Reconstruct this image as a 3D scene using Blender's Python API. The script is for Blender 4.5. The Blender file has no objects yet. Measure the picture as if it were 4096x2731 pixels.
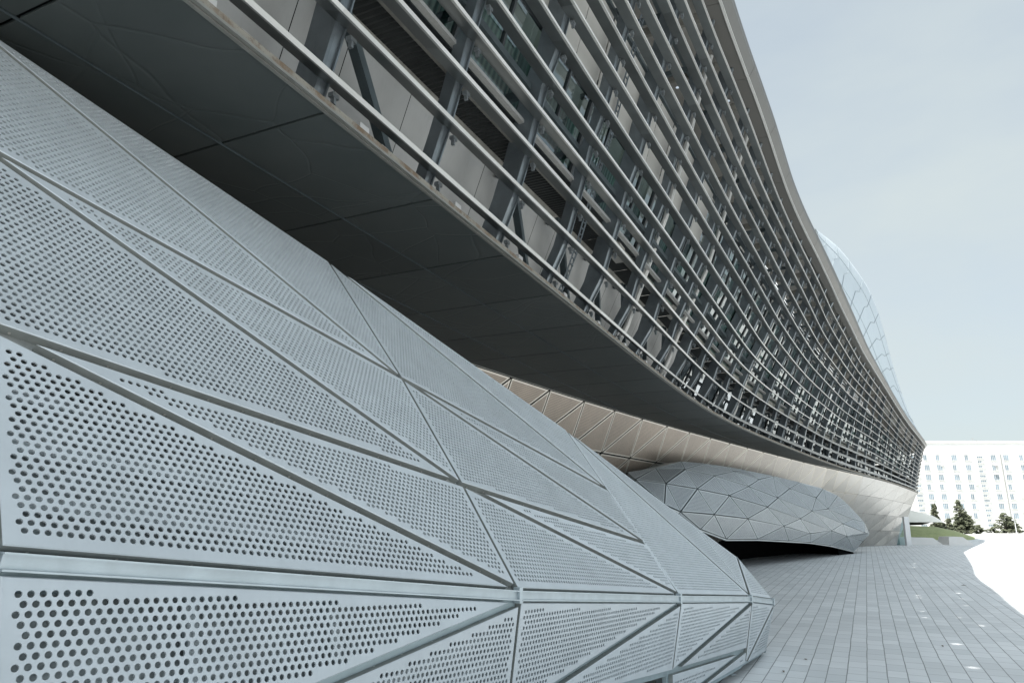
import bpy, math, random
import numpy as np
from mathutils import Vector, Matrix
from mathutils.geometry import delaunay_2d_cdt

random.seed(7)
rng = np.random.default_rng(7)
R = math.radians
scene = bpy.context.scene
COL = scene.collection
EYE = 2.6
SLOPE = 0.006            # the plaza rises very slightly away from the viewer

# ------------------------------------------------------------------ coordinates worked out from image pixels at chosen depths (metres)
# STATION: x, y, z of the lower facade edge, outward normal, z of the roof edge, offsets of the 15 louvre lines
STATION = [[-8.622,-8.102,6.8,0.911,-0.413,16.045,0.0,0.129,0.179,0.058,0.268,0.545,0.738,0.81,1.03,1.28,1.49,1.76,1.99,2.26,2.54,2.84],[-7.692,-6.053,6.8,0.911,-0.413,16.045,0.0,0.13,0.189,0.075,0.275,0.547,0.739,0.81,1.03,1.28,1.49,1.76,1.99,2.26,2.54,2.84],[-6.763,-4.004,6.8,0.911,-0.413,16.045,0.0,0.13,0.206,0.122,0.308,0.564,0.749,0.816,1.032,1.28,1.49,1.76,1.99,2.26,2.54,2.84],[-5.833,-1.955,6.8,0.911,-0.413,16.045,0.0,0.13,0.227,0.187,0.367,0.606,0.79,0.851,1.052,1.29,1.493,1.761,1.99,2.26,2.54,2.84],[-4.904,0.094,6.8,0.911,-0.413,16.045,0.0,0.13,0.248,0.255,0.433,0.661,0.855,0.926,1.112,1.333,1.52,1.774,1.996,2.262,2.54,2.84],[-3.975,2.143,6.8,0.911,-0.413,16.045,0.0,0.13,0.27,0.322,0.499,0.716,0.924,1.015,1.199,1.413,1.588,1.826,2.03,2.281,2.549,2.843],[-3.045,4.192,6.8,0.911,-0.413,16.045,0.0,0.13,0.291,0.39,0.565,0.771,0.994,1.105,1.288,1.502,1.676,1.909,2.104,2.34,2.592,2.869],[-2.114,6.241,6.8,0.91,-0.414,16.045,0.0,0.13,0.314,0.461,0.633,0.827,1.063,1.195,1.378,1.592,1.766,1.999,2.193,2.426,2.671,2.937],[-1.181,8.288,6.8,0.91,-0.415,16.045,0.0,0.13,0.348,0.536,0.706,0.886,1.134,1.286,1.469,1.682,1.856,2.089,2.283,2.516,2.76,3.025],[-0.245,10.334,6.8,0.909,-0.417,16.045,0.0,0.13,0.4,0.609,0.786,0.953,1.212,1.385,1.564,1.775,1.947,2.179,2.373,2.606,2.85,3.115],[0.694,12.379,6.8,0.909,-0.417,16.044,0.0,0.13,0.458,0.672,0.871,1.038,1.303,1.5,1.676,1.887,2.056,2.276,2.466,2.697,2.941,3.205],[1.632,14.424,6.8,0.909,-0.416,16.042,0.0,0.13,0.506,0.727,0.956,1.142,1.41,1.625,1.803,2.024,2.206,2.403,2.583,2.803,3.037,3.297],[2.569,16.47,6.8,0.909,-0.416,16.027,0.0,0.13,0.544,0.771,1.032,1.249,1.528,1.757,1.937,2.169,2.377,2.56,2.744,2.958,3.171,3.411],[3.508,18.514,6.8,0.908,-0.42,15.982,0.0,0.13,0.571,0.806,1.092,1.344,1.644,1.891,2.075,2.314,2.537,2.723,2.922,3.153,3.357,3.578],[4.46,20.553,6.799,0.904,-0.428,15.905,0.0,0.13,0.58,0.829,1.141,1.419,1.743,2.018,2.213,2.457,2.682,2.878,3.086,3.335,3.552,3.776],[5.434,22.58,6.795,0.898,-0.439,15.806,0.0,0.13,0.581,0.835,1.17,1.478,1.82,2.123,2.341,2.598,2.823,3.029,3.231,3.468,3.698,3.945],[6.438,24.593,6.784,0.891,-0.454,15.695,0.0,0.13,0.579,0.834,1.175,1.507,1.877,2.202,2.44,2.722,2.956,3.176,3.368,3.572,3.787,4.039],[7.483,26.584,6.763,0.879,-0.477,15.576,0.0,0.13,0.57,0.823,1.159,1.493,1.88,2.235,2.495,2.794,3.049,3.296,3.488,3.664,3.86,4.097],[8.586,28.543,6.73,0.863,-0.506,15.446,0.0,0.13,0.546,0.793,1.12,1.444,1.822,2.189,2.48,2.797,3.07,3.346,3.562,3.732,3.928,4.159],[9.756,30.462,6.684,0.845,-0.534,15.308,0.0,0.13,0.514,0.755,1.068,1.377,1.741,2.099,2.404,2.737,3.032,3.325,3.568,3.755,3.97,4.209],[10.984,32.345,6.629,0.831,-0.557,15.164,0.0,0.13,0.48,0.712,1.009,1.303,1.649,1.994,2.298,2.625,2.936,3.244,3.507,3.717,3.961,4.219],[12.253,34.202,6.571,0.821,-0.57,15.017,0.0,0.13,0.442,0.665,0.944,1.219,1.545,1.875,2.173,2.484,2.792,3.103,3.386,3.621,3.896,4.179],[13.547,36.043,6.512,0.816,-0.579,14.867,0.0,0.13,0.402,0.613,0.872,1.128,1.431,1.743,2.033,2.326,2.625,2.922,3.214,3.477,3.783,4.092],[14.854,37.874,6.454,0.813,-0.583,14.711,0.0,0.13,0.367,0.565,0.807,1.044,1.327,1.621,1.902,2.177,2.464,2.746,3.037,3.316,3.645,3.974],[16.168,39.7,6.396,0.811,-0.585,14.543,0.0,0.13,0.346,0.536,0.765,0.991,1.26,1.541,1.813,2.076,2.353,2.623,2.908,3.188,3.519,3.85],[17.484,41.526,6.341,0.811,-0.585,14.364,0.0,0.13,0.333,0.517,0.739,0.957,1.216,1.488,1.751,2.005,2.274,2.535,2.81,3.082,3.405,3.727],[18.8,43.35,6.287,0.81,-0.586,14.18,0.0,0.13,0.322,0.499,0.713,0.923,1.174,1.437,1.69,1.935,2.195,2.446,2.713,2.975,3.286,3.598],[20.124,45.169,6.233,0.806,-0.593,14.012,0.0,0.13,0.309,0.479,0.685,0.887,1.128,1.38,1.624,1.859,2.108,2.35,2.606,2.858,3.157,3.456],[21.471,46.97,6.173,0.794,-0.607,13.882,0.0,0.13,0.294,0.457,0.653,0.845,1.074,1.315,1.547,1.771,2.009,2.239,2.483,2.723,3.008,3.293],[22.861,48.738,6.101,0.777,-0.63,13.793,0.0,0.13,0.277,0.429,0.613,0.794,1.01,1.235,1.454,1.665,1.887,2.104,2.333,2.559,2.826,3.094],[24.306,50.459,6.014,0.755,-0.655,13.669,0.0,0.13,0.255,0.395,0.565,0.731,0.93,1.138,1.339,1.533,1.738,1.938,2.149,2.357,2.603,2.85],[25.803,52.136,5.91,0.737,-0.675,13.461,0.0,0.13,0.229,0.355,0.507,0.657,0.836,1.023,1.203,1.378,1.562,1.741,1.931,2.118,2.339,2.561],[27.336,53.782,5.796,0.728,-0.686,13.168,0.0,0.13,0.201,0.312,0.446,0.578,0.735,0.899,1.058,1.212,1.374,1.531,1.698,1.863,2.057,2.252],[28.884,55.415,5.677,0.725,-0.689,12.716,0.0,0.128,0.177,0.274,0.392,0.508,0.645,0.79,0.929,1.064,1.207,1.345,1.491,1.636,1.807,1.978],[30.432,57.047,5.556,0.727,-0.687,12.081,0.0,0.12,0.16,0.248,0.354,0.458,0.582,0.713,0.838,0.96,1.089,1.214,1.346,1.476,1.63,1.785],[31.973,58.687,5.435,0.732,-0.682,11.336,0.0,0.114,0.148,0.23,0.329,0.426,0.542,0.663,0.78,0.893,1.013,1.129,1.252,1.373,1.517,1.661],[33.497,60.341,5.313,0.741,-0.672,10.688,0.0,0.11,0.14,0.218,0.311,0.402,0.512,0.626,0.737,0.844,0.956,1.066,1.182,1.297,1.432,1.568],[34.992,62.021,5.193,0.754,-0.657,10.216,0.0,0.107,0.133,0.207,0.295,0.382,0.486,0.595,0.7,0.801,0.909,1.013,1.123,1.232,1.361,1.489],[36.441,63.738,5.078,0.777,-0.63,9.825,0.0,0.104,0.127,0.197,0.282,0.365,0.464,0.568,0.668,0.765,0.868,0.967,1.073,1.177,1.3,1.423],[37.803,65.516,4.974,0.815,-0.58,9.601,0.0,0.101,0.122,0.19,0.271,0.351,0.446,0.546,0.642,0.735,0.834,0.929,1.031,1.13,1.248,1.367],[39.006,67.388,4.889,0.87,-0.493,9.567,0.0,0.099,0.119,0.184,0.263,0.34,0.433,0.53,0.623,0.714,0.809,0.902,1.0,1.097,1.212,1.326],[39.957,69.375,4.822,0.933,-0.36,9.534,0.0,0.098,0.117,0.181,0.259,0.335,0.426,0.522,0.614,0.703,0.797,0.888,0.985,1.08,1.193,1.306],[40.548,71.463,4.77,0.985,-0.172,9.489,0.0,0.098,0.116,0.18,0.258,0.334,0.425,0.519,0.611,0.7,0.794,0.885,0.981,1.076,1.188,1.301],[40.666,73.593,4.734,0.998,0.071,9.444,0.0,0.098,0.116,0.18,0.258,0.334,0.424,0.519,0.611,0.699,0.793,0.884,0.98,1.075,1.188,1.3],[40.236,75.654,4.712,0.941,0.339,9.399,0.0,0.098,0.116,0.18,0.258,0.334,0.424,0.519,0.611,0.699,0.793,0.884,0.98,1.075,1.188,1.3],[39.253,77.501,4.703,0.806,0.592,9.354,0.0,0.098,0.116,0.18,0.258,0.334,0.424,0.519,0.611,0.699,0.793,0.884,0.98,1.075,1.188,1.3],[37.784,78.992,4.7,0.605,0.796,9.309,0.0,0.098,0.116,0.18,0.258,0.334,0.424,0.519,0.611,0.699,0.793,0.884,0.98,1.075,1.188,1.3],[35.944,80.028,4.7,0.375,0.927,9.264,0.0,0.098,0.116,0.18,0.258,0.334,0.424,0.519,0.611,0.699,0.793,0.884,0.98,1.075,1.188,1.3],[33.869,80.609,4.7,0.177,0.984,9.219,0.0,0.098,0.116,0.18,0.258,0.334,0.424,0.519,0.611,0.699,0.793,0.884,0.98,1.075,1.188,1.3],[31.676,80.85,4.7,0.06,0.998,9.174,0.0,0.098,0.116,0.18,0.258,0.334,0.424,0.519,0.611,0.699,0.793,0.884,0.98,1.075,1.188,1.3],[29.439,80.925,4.7,0.019,1.0,9.129,0.0,0.098,0.116,0.18,0.258,0.334,0.424,0.519,0.611,0.699,0.793,0.884,0.98,1.075,1.188,1.3],[27.192,80.958,4.7,0.014,1.0,9.084,0.0,0.098,0.116,0.18,0.258,0.334,0.424,0.519,0.611,0.699,0.793,0.884,0.98,1.075,1.188,1.3],[24.942,80.993,4.7,0.016,1.0,9.039,0.0,0.098,0.116,0.18,0.258,0.334,0.424,0.519,0.611,0.699,0.793,0.884,0.98,1.075,1.188,1.3],[22.693,81.031,4.7,0.017,1.0,8.994,0.0,0.098,0.116,0.18,0.258,0.334,0.424,0.519,0.611,0.699,0.793,0.884,0.98,1.075,1.188,1.3]]
HULL_TOP = [[-2.221,16.915,6.78],[-1.175,18.602,6.78],[-0.018,20.49,6.779],[1.27,22.582,6.776],[2.649,24.755,6.768],[4.086,26.915,6.752],[5.566,29.027,6.722],[7.071,31.069,6.679],[8.587,33.02,6.625],[10.118,34.901,6.564],[11.67,36.771,6.498],[13.235,38.658,6.435],[14.796,40.537,6.377],[16.355,42.409,6.32],[17.912,44.27,6.26],[19.436,46.048,6.197],[20.856,47.576,6.125],[22.092,48.634,6.024],[23.311,49.523,5.903],[24.861,50.944,5.8],[26.793,53.002,5.716],[28.956,55.369,5.619],[31.272,57.905,5.483],[33.629,60.508,5.301],[35.928,63.144,5.103],[38.191,65.878,4.917]]
HULL_BASE = [[-4.602,18.391,0.11],[-3.557,20.069,0.12],[-2.397,21.952,0.132],[-1.091,24.059,0.144],[0.321,26.268,0.158],[1.804,28.474,0.171],[3.336,30.629,0.184],[4.899,32.711,0.196],[6.478,34.697,0.208],[8.06,36.592,0.22],[9.644,38.452,0.231],[11.234,40.32,0.242],[12.819,42.181,0.253],[14.403,44.039,0.264],[15.993,45.894,0.275],[17.582,47.7,0.286],[19.149,49.33,0.296],[20.599,50.516,0.303],[22.32,52.442,0.314],[23.982,54.179,0.324],[25.587,55.726,0.333],[27.132,57.084,0.341],[28.619,58.252,0.347],[30.048,59.231,0.353],[31.418,60.02,0.357],[32.73,60.62,0.36]]
POD_NODE = [[4.747,28.646,4.422],[6.211,30.055,4.69],[7.653,31.349,5.092],[9.206,33.162,5.124],[10.808,34.911,5.111],[12.38,36.66,5.038],[14.634,39.005,4.885],[17.476,42.27,4.701],[20.007,44.909,4.436],[21.678,46.587,4.05],[4.966,28.101,4.099],[6.384,28.948,3.984],[7.725,30.967,4.704],[9.607,33.031,4.537],[11.262,35.252,4.895],[13.187,37.184,4.595],[15.972,40.181,4.243],[18.686,43.052,3.798],[22.717,47.626,3.574],[24.554,49.256,2.328],[8.141,30.709,3.84],[10.307,33.234,3.635],[12.055,35.586,4.16],[14.377,37.912,3.655],[19.749,43.962,3.159],[22.872,47.338,2.52],[23.84,47.906,1.652],[25.055,49.723,1.522],[6.878,28.757,2.857],[8.994,31.392,2.76],[11.44,34.261,2.575],[13.186,36.315,3.153],[14.497,37.756,2.197],[16.262,39.848,2.571],[17.748,41.654,3.009],[21.247,45.434,2.263],[21.67,45.962,1.473],[6.074,28.005,3.121],[17.18,40.927,1.751],[19.747,43.812,1.858],[24.2,49.065,1.072],[6.342,28.388,2.419],[8.075,30.436,2.144],[9.776,32.472,1.681],[12.17,35.247,1.602],[14.997,38.531,1.415],[17.264,41.159,1.256],[19.749,44.14,0.976],[21.497,46.274,0.707],[23.057,48.06,0.454]]
POD_TRI = [[10,0,1],[10,1,11],[11,37,10],[37,41,10],[0,10,41],[12,2,3],[12,3,13],[2,12,1],[12,20,11],[20,28,11],[37,11,28],[41,37,28],[28,42,41],[13,14,22],[6,15,5],[22,15,23],[30,31,32],[14,4,5],[5,15,14],[22,31,21],[29,21,30],[43,29,30],[30,44,43],[4,14,3],[13,21,20],[21,29,20],[28,20,29],[42,28,29],[29,43,42],[23,16,34],[32,33,38],[17,8,24],[17,24,34],[8,17,7],[16,7,17],[17,34,16],[33,34,39],[38,46,45],[27,26,19],[19,26,25],[26,27,36],[49,36,40],[40,27,49],[19,25,18],[25,26,35],[39,35,36],[47,39,36],[48,47,36],[36,49,48],[24,8,9],[9,18,24],[18,25,24],[34,24,35],[46,38,39],[39,47,46],[7,16,6],[16,23,6],[15,6,23],[23,33,31],[32,45,44],[11,1,12],[20,12,13],[14,13,3],[21,13,22],[31,30,21],[31,22,23],[15,22,14],[44,30,32],[33,32,31],[33,23,34],[45,32,38],[38,33,39],[35,39,34],[25,35,24],[26,36,35],[27,40,36]]
POD_TOP = [0,1,2,3,4,5,6,7,8,9,19,27]
POD_BOT = [41,42,43,44,45,46,47,48,49]
NEAR = {"R_0":[-2.351,3.271,2.43],"R_1":[0.077,6.542,1.943],"R_2":[2.367,10.152,1.527],"R_3":[4.183,12.634,1.257],"R_4":[5.132,14.213,1.033],"U_0_0":[-2.924,3.644,3.651],"U_0_1":[-3.718,4.159,5.131],"U_0_2":[-4.634,4.754,6.694],"U_1_0":[-0.493,6.942,2.929],"U_1_1":[-1.227,7.455,4.113],"U_1_2":[-2.368,8.254,5.808],"U_2_0":[1.966,10.454,2.25],"U_2_1":[1.474,10.825,3.038],"U_2_2":[0.883,11.27,4.025],"U_3_0":[3.415,13.278,2.48],"U_4_0":[4.612,14.648,1.839],"L0":[-2.125,3.158,1.381],"L1":[-0.038,6.43,0.958],"L2":[2.143,9.926,0.608],"L3":[3.911,12.295,0.477],"M3":[3.858,12.239,0.261],"M4":[4.805,13.987,0.136],"M2":[2.105,9.87,0.192]}
SHELL_FOOT = [[15.906,34.37,14.767],[17.108,36.257,14.611],[18.723,38.783,14.384],[20.341,41.313,14.141],[21.941,43.832,13.912],[23.532,46.316,13.749],[25.141,48.767,13.62],[26.384,50.603,13.438],[28.102,53.06,13.068],[29.911,55.474,12.423],[31.823,57.799,11.486],[33.769,60.094,10.588],[35.684,62.416,9.977]]
SHELL_CREST = [[24.949,52.0,25.611],[26.773,54.667,26.256],[29.254,57.333,26.272],[31.653,60.0,25.867],[34.243,62.667,24.706],[36.28,65.333,23.921],[38.233,68.0,22.477],[40.061,70.667,20.751],[41.823,73.333,19.445],[43.62,76.0,18.166],[45.893,78.667,14.72],[48.491,81.333,12.079],[50.657,84.0,10.927]]
SPOTS = [(8.09, 12.98), (10.86, 13.59), (9.21, 15.21), (12.16, 16.24), (11.53, 18.91), (10.71, 18.94), (9.76, 17.3), (11.29, 20.07), (13.31, 21.35), (13.05, 23.19), (14.94, 26.79), (13.36, 23.84), (15.16, 24.51), (17.08, 25.36), (17.48, 25.83), (15.33, 22.11), (13.87, 19.27), (16.58, 29.59), (17.21, 30.7), (20.19, 35.97), (21.82, 38.7), (21.21, 37.76), (22.65, 40.82), (23.46, 41.47), (12.75, 16.84), (11.28, 17.6), (14.27, 23.03)]

TAU = [0, .0355, .1066, .1776, .2487, .3186, .3854, .4553, .5253, .593, .663, .731, .80, .868, .934, 1]
ST = np.array(STATION, float)
NS = len(ST)

# ------------------------------------------------------------------ helpers
ORG = {}


def link(o):
    COL.objects.link(o)
    return o


def tag(o, label=None, cat=None, group=None, kind=None):
    if label: o['label'] = label
    if cat: o['category'] = cat
    if group: o['group'] = group
    if kind: o['kind'] = kind
    return o


def thing(name, loc, label, cat, group=None):
    o = link(bpy.data.objects.new(name, None))
    o.location = loc
    o.empty_display_size = 0.2
    ORG[o.name] = Vector(loc)
    return tag(o, label, cat, group)


class MB:
    """collects faces and links them as one mesh object"""

    def __init__(self):
        self.v = []; self.f = []; self.t = []; self.m = []; self.tone = 0.0; self.mi = 0

    def add(self, verts, faces):
        n = len(self.v)
        self.v.extend([tuple(map(float, p)) for p in verts])
        for q in faces:
            self.f.append(tuple(i + n for i in q)); self.t.append(self.tone); self.m.append(self.mi)

    def hexa(self, p):  # 8 corners: 4 of one end, 4 of the other
        self.add(p, [(0, 3, 2, 1), (4, 5, 6, 7), (0, 1, 5, 4), (1, 2, 6, 5), (2, 3, 7, 6), (3, 0, 4, 7)])

    def box(self, c, s, rz=0.0):
        hx, hy, hz = s[0] / 2, s[1] / 2, s[2] / 2
        cz, sz = math.cos(rz), math.sin(rz)
        P = []
        for z in (-hz, hz):
            for x, y in ((-hx, -hy), (hx, -hy), (hx, hy), (-hx, hy)):
                P.append((c[0] + x * cz - y * sz, c[1] + x * sz + y * cz, c[2] + z))
        self.hexa(P)

    def beam(self, a, b, up, w, h, cap=True):
        """bar from a to b; up = direction of h, centred on the line"""
        a = Vector(a); b = Vector(b); d = (b - a).normalized(); up = Vector(up)
        s = d.cross(up)
        if s.length < 1e-6: s = d.orthogonal()
        s.normalize(); u = s.cross(d).normalized()
        P = []
        for q in (a, b):
            for i, j in ((-1, -1), (1, -1), (1, 1), (-1, 1)):
                P.append(q + s * (i * w / 2) + u * (j * h / 2))
        self.hexa(P)

    def tube(self, pts, r, n=8, cap=True):
        pts = [Vector(p) for p in pts]
        rings = []
        prev = None
        for i, p in enumerate(pts):
            d = (pts[min(i + 1, len(pts) - 1)] - pts[max(i - 1, 0)]).normalized()
            if prev is None:
                a = d.orthogonal().normalized()
            else:
                a = (prev - d * prev.dot(d)).normalized()
            prev = a
            b = d.cross(a)
            rr = r[i] if isinstance(r, (list, tuple)) else r
            rings.append([p + (a * math.cos(2 * math.pi * k / n) + b * math.sin(2 * math.pi * k / n)) * rr for k in range(n)])
        V = [q for ring in rings for q in ring]
        F = []
        for i in range(len(pts) - 1):
            for k in range(n):
                F.append((i * n + k, i * n + (k + 1) % n, (i + 1) * n + (k + 1) % n, (i + 1) * n + k))
        if cap:
            F.append(tuple(range(n - 1, -1, -1))); F.append(tuple((len(pts) - 1) * n + k for k in range(n)))
        self.add(V, F)

    def sweep(self, rings, closed=True, cap=True, tones=None, mis=None):
        n = len(rings[0])
        V = [p for r in rings for p in r]
        base = len(self.v)
        self.v.extend([tuple(map(float, p)) for p in V])
        for i in range(len(rings) - 1):
            t = tones[i] if tones is not None else self.tone
            for k in range(n if closed else n - 1):
                self.f.append((base + i * n + k, base + i * n + (k + 1) % n, base + (i + 1) * n + (k + 1) % n, base + (i + 1) * n + k))
                self.t.append(t); self.m.append(mis[k] if mis else self.mi)
        if cap and closed:
            self.f.append(tuple(base + k for k in range(n - 1, -1, -1))); self.t.append(0.5); self.m.append(self.mi)
            self.f.append(tuple(base + (len(rings) - 1) * n + k for k in range(n))); self.t.append(0.5); self.m.append(self.mi)

    def build(self, name, mats, parent=None, smooth=False, uv=None):
        o = mesh_object(name, np.array(self.v, float), self.f, mats, parent, smooth)
        me = o.data
        a = me.attributes.new('tone', 'FLOAT', 'FACE'); a.data.foreach_set('value', np.array(self.t, 'f'))
        me.polygons.foreach_set('material_index', np.array(self.m, 'i'))
        return o


def mesh_object(name, V, F, mats, parent=None, smooth=False):
    me = bpy.data.meshes.new(name)
    org = ORG.get(parent.name, Vector((0, 0, 0))) if parent else Vector((0, 0, 0))
    V = np.asarray(V, float) - np.array(org)
    me.from_pydata(V.tolist(), [], F)
    for m in (mats if isinstance(mats, (list, tuple)) else [mats]): me.materials.append(m)
    if smooth: me.polygons.foreach_set('use_smooth', np.ones(len(me.polygons), bool))
    o = link(bpy.data.objects.new(name, me))
    if parent:
        o.parent = parent; ORG[o.name] = org
    return o


# ------------------------------------------------------------------ materials
class NT:
    def __init__(self, name):
        self.mat = bpy.data.materials.new(name); self.mat.use_nodes = True
        self.t = self.mat.node_tree; self.n = self.t.nodes; self.l = self.t.links
        self.b = self.n['Principled BSDF']; self.out = self.n['Material Output']

    def node(self, typ, **kw):
        q = self.n.new(typ)
        for k, v in kw.items():
            if k.startswith('i_'):
                q.inputs[k[2:].replace('_', ' ')].default_value = v
            else: setattr(q, k, v)
        return q

    def math(self, op, a, b=None):
        q = self.n.new('ShaderNodeMath'); q.operation = op
        for i, v in enumerate((a, b)):
            if v is None: continue
            if isinstance(v, (int, float)): q.inputs[i].default_value = v
            else: self.l.new(v, q.inputs[i])
        return q.outputs[0]

    def mix(self, fac, a, b):
        q = self.n.new('ShaderNodeMix'); q.data_type = 'RGBA'
        for i, v in ((0, fac), (6, a), (7, b)):
            if isinstance(v, (int, float)): q.inputs[i].default_value = v
            elif isinstance(v, (tuple, list)): q.inputs[i].default_value = (*v, 1) if len(v) == 3 else v
            else: self.l.new(v, q.inputs[i])
        return q.outputs[2]

    def noise(self, scale, detail=3, vec=None, rough=.5, out='Fac'):
        q = self.node('ShaderNodeTexNoise'); q.inputs['Scale'].default_value = scale
        q.inputs['Detail'].default_value = detail; q.inputs['Roughness'].default_value = rough
        if vec is not None: self.l.new(vec, q.inputs['Vector'])
        return q.outputs[out]

    def coord(self, which='Object'):
        return self.node('ShaderNodeTexCoord').outputs[which]

    def ramp(self, fac, p0, p1):
        q = self.node('ShaderNodeMapRange'); q.inputs[1].default_value = p0; q.inputs[2].default_value = p1
        self.l.new(fac, q.inputs[0]); return q.outputs[0]

    def attr(self, name):
        return self.node('ShaderNodeAttribute', attribute_name=name).outputs['Fac']

    def bump(self, h, strength, dist=.02):
        q = self.node('ShaderNodeBump'); q.inputs['Strength'].default_value = strength; q.inputs['Distance'].default_value = dist
        self.l.new(h, q.inputs['Height']); self.l.new(q.outputs[0], self.b.inputs['Normal'])

    def set(self, **kw):
        for k, v in kw.items():
            s = self.b.inputs[k.replace('_', ' ')]
            if isinstance(v, (int, float)): s.default_value = v
            elif isinstance(v, (tuple, list)): s.default_value = (*v, 1) if len(v) == 3 else v
            else: self.l.new(v, s)
        return self


def metal(name, col, rough=.45, metallic=.0, var=.12, scale=3.0, tone=0.0, streak=0.0):
    m = NT(name)
    co = m.coord()
    f = m.noise(scale, 5, co, .6)
    c = m.mix(m.ramp(f, .3, .7), tuple(x * (1 - var) for x in col), tuple(min(1, x * (1 + var)) for x in col))
    if streak:
        mp = m.node('ShaderNodeMapping'); mp.inputs['Scale'].default_value = (9, 9, .6); m.l.new(co, mp.inputs[0])
        s = m.noise(1.3, 4, mp.outputs[0], .65)
        c = m.mix(m.math('MULTIPLY', m.ramp(s, .52, .75), streak), c, tuple(x * .55 for x in col))
    if tone:
        t = m.math('ADD', m.math('MULTIPLY', m.math('SUBTRACT', m.attr('tone'), .5), tone), 1.0)
        vm = m.node('ShaderNodeVectorMath', operation='SCALE'); m.l.new(c, vm.inputs[0]); m.l.new(t, vm.inputs['Scale']); c = vm.outputs[0]
    r = m.math('ADD', m.math('MULTIPLY', m.noise(scale * 4, 4, co), .18), rough - .09)
    m.set(Base_Color=c, Roughness=r, Metallic=metallic)
    return m.mat


def perforated(name, col, pitch, hole, rough, metallic, var=.08, tone=.25, hole_col=(.012, .013, .014), skylit_col=None):
    """sheet metal with a fine grid of punched holes laid out in the panel's own UV metres"""
    m = NT(name)
    uv = m.node('ShaderNodeUVMap').outputs[0]
    vo = m.node('ShaderNodeTexVoronoi', voronoi_dimensions='2D', feature='F1')
    vo.inputs['Scale'].default_value = 1.0 / pitch; vo.inputs['Randomness'].default_value = 0.0
    m.l.new(uv, vo.inputs['Vector'])
    d = vo.outputs['Distance']
    h = m.math('LESS_THAN', d, hole / pitch / 2)
    f = m.noise(1.2, 4, m.coord(), .6)
    c = m.mix(m.ramp(f, .3, .7), tuple(x * (1 - var) for x in col), tuple(x * (1 + var) for x in col))
    if skylit_col: c = m.mix(m.attr('finish'), c, skylit_col)  # second colour carries painted sky light
    t = m.math('ADD', m.math('MULTIPLY', m.math('SUBTRACT', m.attr('tone'), .5), tone), 1.0)
    vm = m.node('ShaderNodeVectorMath', operation='SCALE'); m.l.new(c, vm.inputs[0]); m.l.new(t, vm.inputs['Scale'])
    if skylit_col: h = m.math('MULTIPLY', h, m.math('SUBTRACT', 1.0, m.math('MULTIPLY', m.attr('finish'), .85)))
    c = m.mix(h, vm.outputs[0], hole_col)
    m.set(Base_Color=c, Roughness=m.math('ADD', m.math('MULTIPLY', h, .5), rough), Metallic=m.math('MULTIPLY', m.math('SUBTRACT', 1.0, h), metallic))
    return m.mat


M = {}
M['pod'] = metal('pale painted aluminium', (.495, .538, .568), .42, .15, .06, 2.5, tone=.14, streak=.10)
M['pod_rail'] = metal('galvanised rail', (.46, .52, .55), .45, .25, .10, 6)
M['pod_flange'] = metal('folded panel edge', (.25, .265, .255), .5, .2, .12, 8, streak=.25)
M['rivet'] = metal('rivet steel', (.62, .60, .56), .35, .7, .1, 9)
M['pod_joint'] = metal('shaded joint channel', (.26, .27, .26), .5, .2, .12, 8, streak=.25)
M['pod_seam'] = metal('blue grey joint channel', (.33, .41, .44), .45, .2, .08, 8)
M['pod_inner'] = metal('dark inner lining', (.33, .37, .38), .6, .2, .5, 7)
M['pod_strut'] = metal('inner strut steel', (.55, .60, .62), .4, .5, .2, 9)
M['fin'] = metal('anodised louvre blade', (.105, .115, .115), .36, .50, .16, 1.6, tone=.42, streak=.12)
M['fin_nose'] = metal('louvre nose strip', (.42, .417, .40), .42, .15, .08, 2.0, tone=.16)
M['post'] = metal('galvanised mullion', (.135, .155, .168), .33, .65, .16, 3.0, streak=.25)
M['clamp'] = metal('clamp steel', (.22, .24, .25), .4, .7, .2, 9)
M['fascia'] = metal('fascia sheet', (.105, .102, .094), .48, .3, .05, .7, tone=.05)
M['trim'] = metal('edge trim', (.17, .17, .155), .5, .3, .12, 5, streak=.2)
M['cladding'] = metal('grey cladding panel', (.27, .27, .262), .42, .30, .08, .8, tone=.10, streak=.14)
M['beige'] = metal('beige grey panel', (.30, .293, .272), .55, .1, .08, .9, tone=.14, streak=.12)
M['brace'] = metal('primer grey brace', (.07, .088, .095), .45, .5, .2, 4)
M['beam'] = metal('weathered beam', (.20, .195, .175), .6, .3, .25, 5, streak=.3)
M['deck'] = metal('black deck sheet', (.025, .027, .027), .55, .3, .2, 4)
M['dark'] = metal('dark void lining', (.005, .0055, .006), .95, 0, .2, 3)  # backs open joints; also the painted shade under the far pod
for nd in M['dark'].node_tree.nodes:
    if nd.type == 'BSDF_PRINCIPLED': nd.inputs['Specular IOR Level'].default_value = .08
M['frame'] = metal('window frame', (.028, .033, .036), .4, .3, .2, 5)
M['white'] = metal('white box enamel', (.40, .40, .40), .4, 0, .05, 5)
M['conduit'] = metal('conduit', (.30, .30, .29), .5, .3, .1, 20)
M['chrome'] = metal('bright pipe', (.80, .82, .84), .14, 1.0, .05, 4)
M['hull'] = perforated('perforated hull sheet', (.25, .208, .168), .055, .026, .36, .55, .10, .16, skylit_col=(.36, .345, .318))
M['hull_plain'] = perforated('plain hull sheet', (.37, .36, .34), .055, .012, .34, .45, .05, .06)  # smaller holes; the paler tone has sky light put into it
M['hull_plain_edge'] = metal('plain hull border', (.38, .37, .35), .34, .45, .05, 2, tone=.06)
M['hull_edge'] = metal('hull sheet border', (.46, .43, .38), .36, .55, .08, 2, tone=.15)
M['far_pod'] = perforated('perforated far sheet', (.37, .40, .42), .06, .030, .42, .30, .06, .16)
M['far_pod_edge'] = metal('far sheet border', (.42, .455, .47), .42, .3, .06, 2, tone=.12)
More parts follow.
